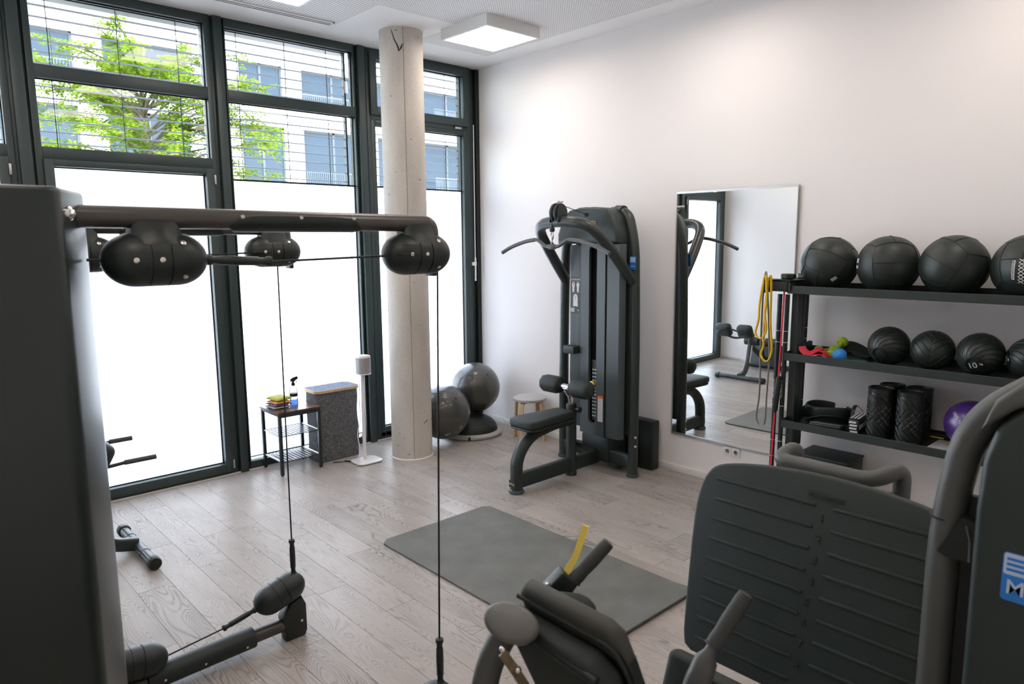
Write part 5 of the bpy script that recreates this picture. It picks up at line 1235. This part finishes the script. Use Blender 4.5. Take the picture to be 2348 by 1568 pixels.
for ch, dx in (('M', -.026), ('E', .027)): O('sticker_letter', G().text(ch, .05, MS @ T(dx, -.026, .0015), .0004, .0004), 'pale_blue_print', stq, smooth=0)
YZ = Matrix(((0, 0, 1, 0), (1, 0, 0, 0), (0, 1, 0, 0), (0, 0, 0, 1)))
O('tower_recess', G().prism([(-5.727, 1.356), (-5.679, 1.251), (-5.697, 1.241), (-5.758, 1.242), (-5.756, 1.347)], -3.205, -3.17, YZ), 'gasket', lp, smooth=0)
O('recess_edge', G().tube([(-3.206, -5.740, 1.335), (-3.206, -5.7505, 1.30), (-3.206, -5.752, 1.245)], .0035, 6), 'press_grey', lp)
O('post_joint', G().tube([(-3.16, ty0, 1.331), (-3.16, ty0, 1.335)], .0398, 22), 'gasket', lp)
O('tower_inner', G().prism([(-y-6.05, z) for y, z in pn_], -.01, .01, frame((-3.15, -6.05, 0), (0, -1, 0), (0, 0, 1))).box(-3.16, -3.14, -5.80, -5.70, .2, 1.40), 'gasket', lp, smooth=0)
# seat carriage: backrest seen from behind
bt0, bt1 = -5.007, -5.325
BM = frame((-4.09, (bt0+bt1)/2, 1.188), (0, -1, 0), (-.42, 0, 1))    # right = -y, up along the backrest, normal = towards the back
hw = (bt0-bt1)/2
def slab(pr, z0, z1, bev, seg=4): return G().prism(pr, z0, z1, BM, bev, seg)
O('head_cushion', slab([(-hw, -.01), (-hw+.03, .02), (hw-.04, .014), (hw-.005, -.012), (hw, -.085), (-hw-.01, -.085)][::-1], -.075, -.03, .02), 'upholstery_grey', lp, smooth=50)
O('back_pad', slab([(-hw-.01, -.075), (hw+.004, -.075), (hw+.012, -.35), (hw+.015, -.60), (-hw-.05, -.60), (-hw-.045, -.35)][::-1], -.072, -.032, .018), 'upholstery', lp, smooth=50)
bsx = [(-hw-.005, -.035), (hw-.06, -.045), (hw-.01, -.085), (hw+.02, -.30), (hw+.055, -.62), (-hw+.05, -.62), (-hw+.01, -.20)]
O('back_shell', slab(bsx[::-1], -.03, .04, .028), 'upholstery', lp, smooth=50)
O('shell_piping', G().tube(fillet([BM @ V3((-hw, -.02, -.028)), BM @ V3((hw-.02, -.028, -.028)), BM @ V3((hw+.0, -.10, -.026)), BM @ V3((hw+.022, -.5, -.026))], .03), .006, 8), 'black_satin', lp)
O('shell_lip', G().tube([BM @ V3((-hw+.02, -.055, .02)), BM @ V3((hw-.03, -.075, .035))], [.016, .012], 10), 'black_satin', lp)
cpc = V3((-4.152, -5.083, 1.181)); cdir = V3((-.60, -.42, .68)).normalized()
crt = V3((.62, -.66, -.42)); crt = (crt-cdir*cdir.dot(crt)).normalized()
MC = frame(cpc, crt, cdir.cross(crt))
ov = lambda a, b, z: [(a*math.cos(t), b*math.sin(t), z) for t in [2*PI*i/36 for i in range(36)]]
rgs = [ov(.045, .030, -.10), ov(.062, .040, -.03), ov(.068, .044, -.016), ov(.066, .042, -.004), ov(.056, .035, .003), ov(.02, .013, .0055)]
V = [p for r in rgs for p in r]; F = [(i*36+q, i*36+(q+1) % 36, (i+1)*36+(q+1) % 36, (i+1)*36+q) for i in range(5) for q in range(36)]; F.append(tuple(5*36+q for q in range(36)))
O('support_cap', G().add(V, F, MC), 'cap_grey', lp, smooth=50)
O('support_tube', G().tube(fillet([(-4.10, -5.02, 1.12), (-4.13, -4.985, 1.03), (-4.17, -4.97, .85), (-4.17, -5.0, .30), (-4.12, -5.15, .12)], .12), .033, 16), 'press_grey', lp)
O('strap_bracket', G().tube([(-4.178, -5.085, 1.115), (-4.155, -5.10, 1.07), (-4.075, -5.11, .93), (-4.02, -5.12, .78)], 1, prof=[(-.003, -.011), (.003, -.011), (.003, .011), (-.003, .011)], up=(-.6, -.6, .5)), 'worn_bracket', lp, smooth=0)
for q in ((-4.176, -5.083, 1.122), (-4.15, -5.106, 1.07)): O('bracket_bolt', G().sphere(q, .0085, 10, 8), 'screw_steel', lp)
O('side_bolster', G().rbox(-.07, .07, -.05, .05, -.13, .05, .04, 4, T(-3.88, -5.02, 1.07) @ RZ(-.2) @ RY(.35)), 'upholstery', lp, smooth=60)
O('seat_cushion', G().rbox(-3.86, -3.46, -5.42, -5.02, .52, .60, .03, 4), 'upholstery', lp, smooth=60)
O('seat_carriage', G().rbox(-4.02, -3.55, -5.36, -5.06, .40, .52, .02, 2).rbox(-4.05, -3.90, -5.32, -5.10, .45, .95, .03, 3), 'black_powder', lp)
O('seat_side', G().rbox(-.03, .03, -.05, .05, -.36, .10, .02, 3, T(-3.60, -5.185, .80) @ RY(.35)).rbox(-3.56, -3.50, -5.36, -5.22, .55, .845, .02, 3), 'upholstery', lp, smooth=50)
# hand grips
def grip(a, b, r=.0185):
    a, b = V3(a), V3(b); d = (b-a); n = 9; pts = [a+d*(k/8) for k in range(9)]; bow = [.0, .25, .6, .85, 1, .95, .75, .4, .0]
    rad = [r*1.05, r*1.12, r*1.02, r*1.08, r*1.12, r*1.1, r*1.06, r*1.06, r*.95]
    h = O('hand_grip', G().tube(pts+[b+d*.012], rad+[r*.6], 18), 'rubber_grip', lp, smooth=60)
    O('grip_collar', G().tube([a-d*.008, a+d*.02], [r*1.22, r*1.22], 18), 'rubber_grip', h)
    return h
grip((-3.781, -4.945, 1.102), (-3.700, -5.001, 1.206))
grip((-3.622, -5.294, .990), (-3.545, -5.339, 1.124), .0205)
O('grip_stem', G().tube([(-3.77, -4.952, 1.116), (-3.795, -4.938, 1.082), (-3.83, -4.915, 1.03), (-3.86, -4.93, .95), (-3.90, -5.02, .80)], [.0145, .0165, .026, .03, .03], 14), 'black_satin', lp)
O('grip_stem', G().tube([(-3.612, -5.30, 1.008), (-3.632, -5.290, .975), (-3.642, -5.286, .955), (-3.662, -5.276, .90), (-3.75, -5.235, .62), (-3.76, -5.23, .48)], [.0145, .0165, .030, .034, .036, .036], 16), 'press_grey', lp)
LM = frame((-3.823, -4.912, 1.092), V3((-3.70, -5.0, 1.206))-V3((-3.80, -4.93, 1.08)), (-.5, .3, .8))
ho = O('lever_housing', G().rbox(-.075, .045, -.028, .022, -.022, .028, .006, 3, LM), 'black_satin', lp)
O('housing_bolt', G().sphere(LM @ V3((-.012, .024, .012)), .0065, 10, 8), 'screw_steel', ho)
O('yellow_lever', G().tube(fillet([(-3.80, -4.925, 1.115), (-3.775, -4.940, 1.160), (-3.768, -4.943, 1.178), (-3.742, -4.953, 1.254)], .02), 1, prof=[(-.0045, -.009), (.0045, -.009), (.0045, .009), (-.0045, .009)], up=(.5, .5, -.3)), 'yellow_plastic', lp, smooth=30)

# ================================================================ back extension bench
be = thing('back_extension_bench', (-4.3, -1.15, 0), 'back extension bench with hip pads seen behind the tower and in the mirror', 'bench')
FX_ = -3.985
fo = O('front_foot', G().cyl((FX_, -.87, .045), (FX_, -1.56, .045), .032, 18), 'bench_frame', be)
for y, s in ((-.84, 1), (-1.59, -1)):
    e = O('end_cap', G().lathe([(.0, 0), (.036, .0), (.042, .008), (.043, .05), (.036, .058), (.032, .058)], 20, T(FX_, y, .045) @ RX(s*PI/2)), 'black_satin', be)
    O('cap_disc', G().lathe([(.030, -.001), (.030, -.004), (0, -.004)], 20, T(FX_, y, .045) @ RX(s*PI/2)), 'gasket', e)
for y in (-1.05, -1.38): O('clamp_ring', G().cyl((FX_, y-.003, .045), (FX_, y+.003, .045), .034, 18), 'gasket', fo)
O('main_post', G().tube(fillet([(FX_, -1.2, .055), (-4.15, -1.2, .09), (-4.28, -1.18, .24), (-4.36, -1.16, .46), (-4.44, -1.15, .62)], .12), 1, prof=rrect(.085, .055, .015, 3)), 'bench_frame', be)
O('inner_tube', G().tube([(-4.27, -1.18, .22), (-4.365, -1.16, .46)], .036, 14), 'white_plastic', be)
O('rear_beam', G().tube([(-4.36, -1.16, .46), (-5.05, -1.12, .10)], 1, prof=rrect(.07, .05, .015, 3)), 'bench_frame', be)
O('rear_foot', G().cyl((-5.08, -.80, .045), (-5.08, -1.45, .045), .04, 14), 'bench_frame', be)
for s in (-1, 1):
    O('hip_pad', G().rbox(-.06, .06, -.115, .115, -.10, .10, .05, 4, T(-4.16, -1.02+(-.16 if s > 0 else .17), .69) @ RY(.5)), 'upholstery', be, smooth=60)
    yh = -1.25 if s > 0 else -.90; zh = .64 if s > 0 else .705
    hs = O('handle_stem', G().tube(fillet([(-4.42, -1.05-s*.07, .62), (-4.30, yh, zh-.02), (-4.02, yh, zh)], .06), .012, 10), 'bench_frame', be)
    O('handle_grip', G().tube([(-4.03, yh, zh), (-3.84 if s > 0 else -3.89, yh, zh)], .0165, 14), 'rubber_grip', hs)
    O('calf_roller', G().cyl((-4.80, -1.13+s*.06, .46), (-4.80, -1.13+s*.27, .46), .065, 18), 'upholstery', be)
O('yellow_lever', G().rbox(-4.36, -4.31, -1.10, -.99, .655, .675, .008, 2), 'yellow_plastic', be)
O('pad_yoke', G().tube(fillet([(-4.20, -.84, .62), (-4.26, -.95, .56), (-4.38, -1.10, .58), (-4.26, -1.22, .58), (-4.20, -1.20, .62)], .08), .016, 10), 'bench_frame', be)
O('roller_bar', G().cyl((-4.80, -.86, .46), (-4.80, -1.40, .46), .014, 10).cyl((-4.80, -1.13, .46), (-4.85, -1.13, .20), .02, 10), 'bench_frame', be)
O('step_plate', G().rbox(-.015, .015, -.26, .26, -.17, .17, .01, 2, T(-4.93, -1.13, .24) @ RY(-.4)), 'press_plate', be)
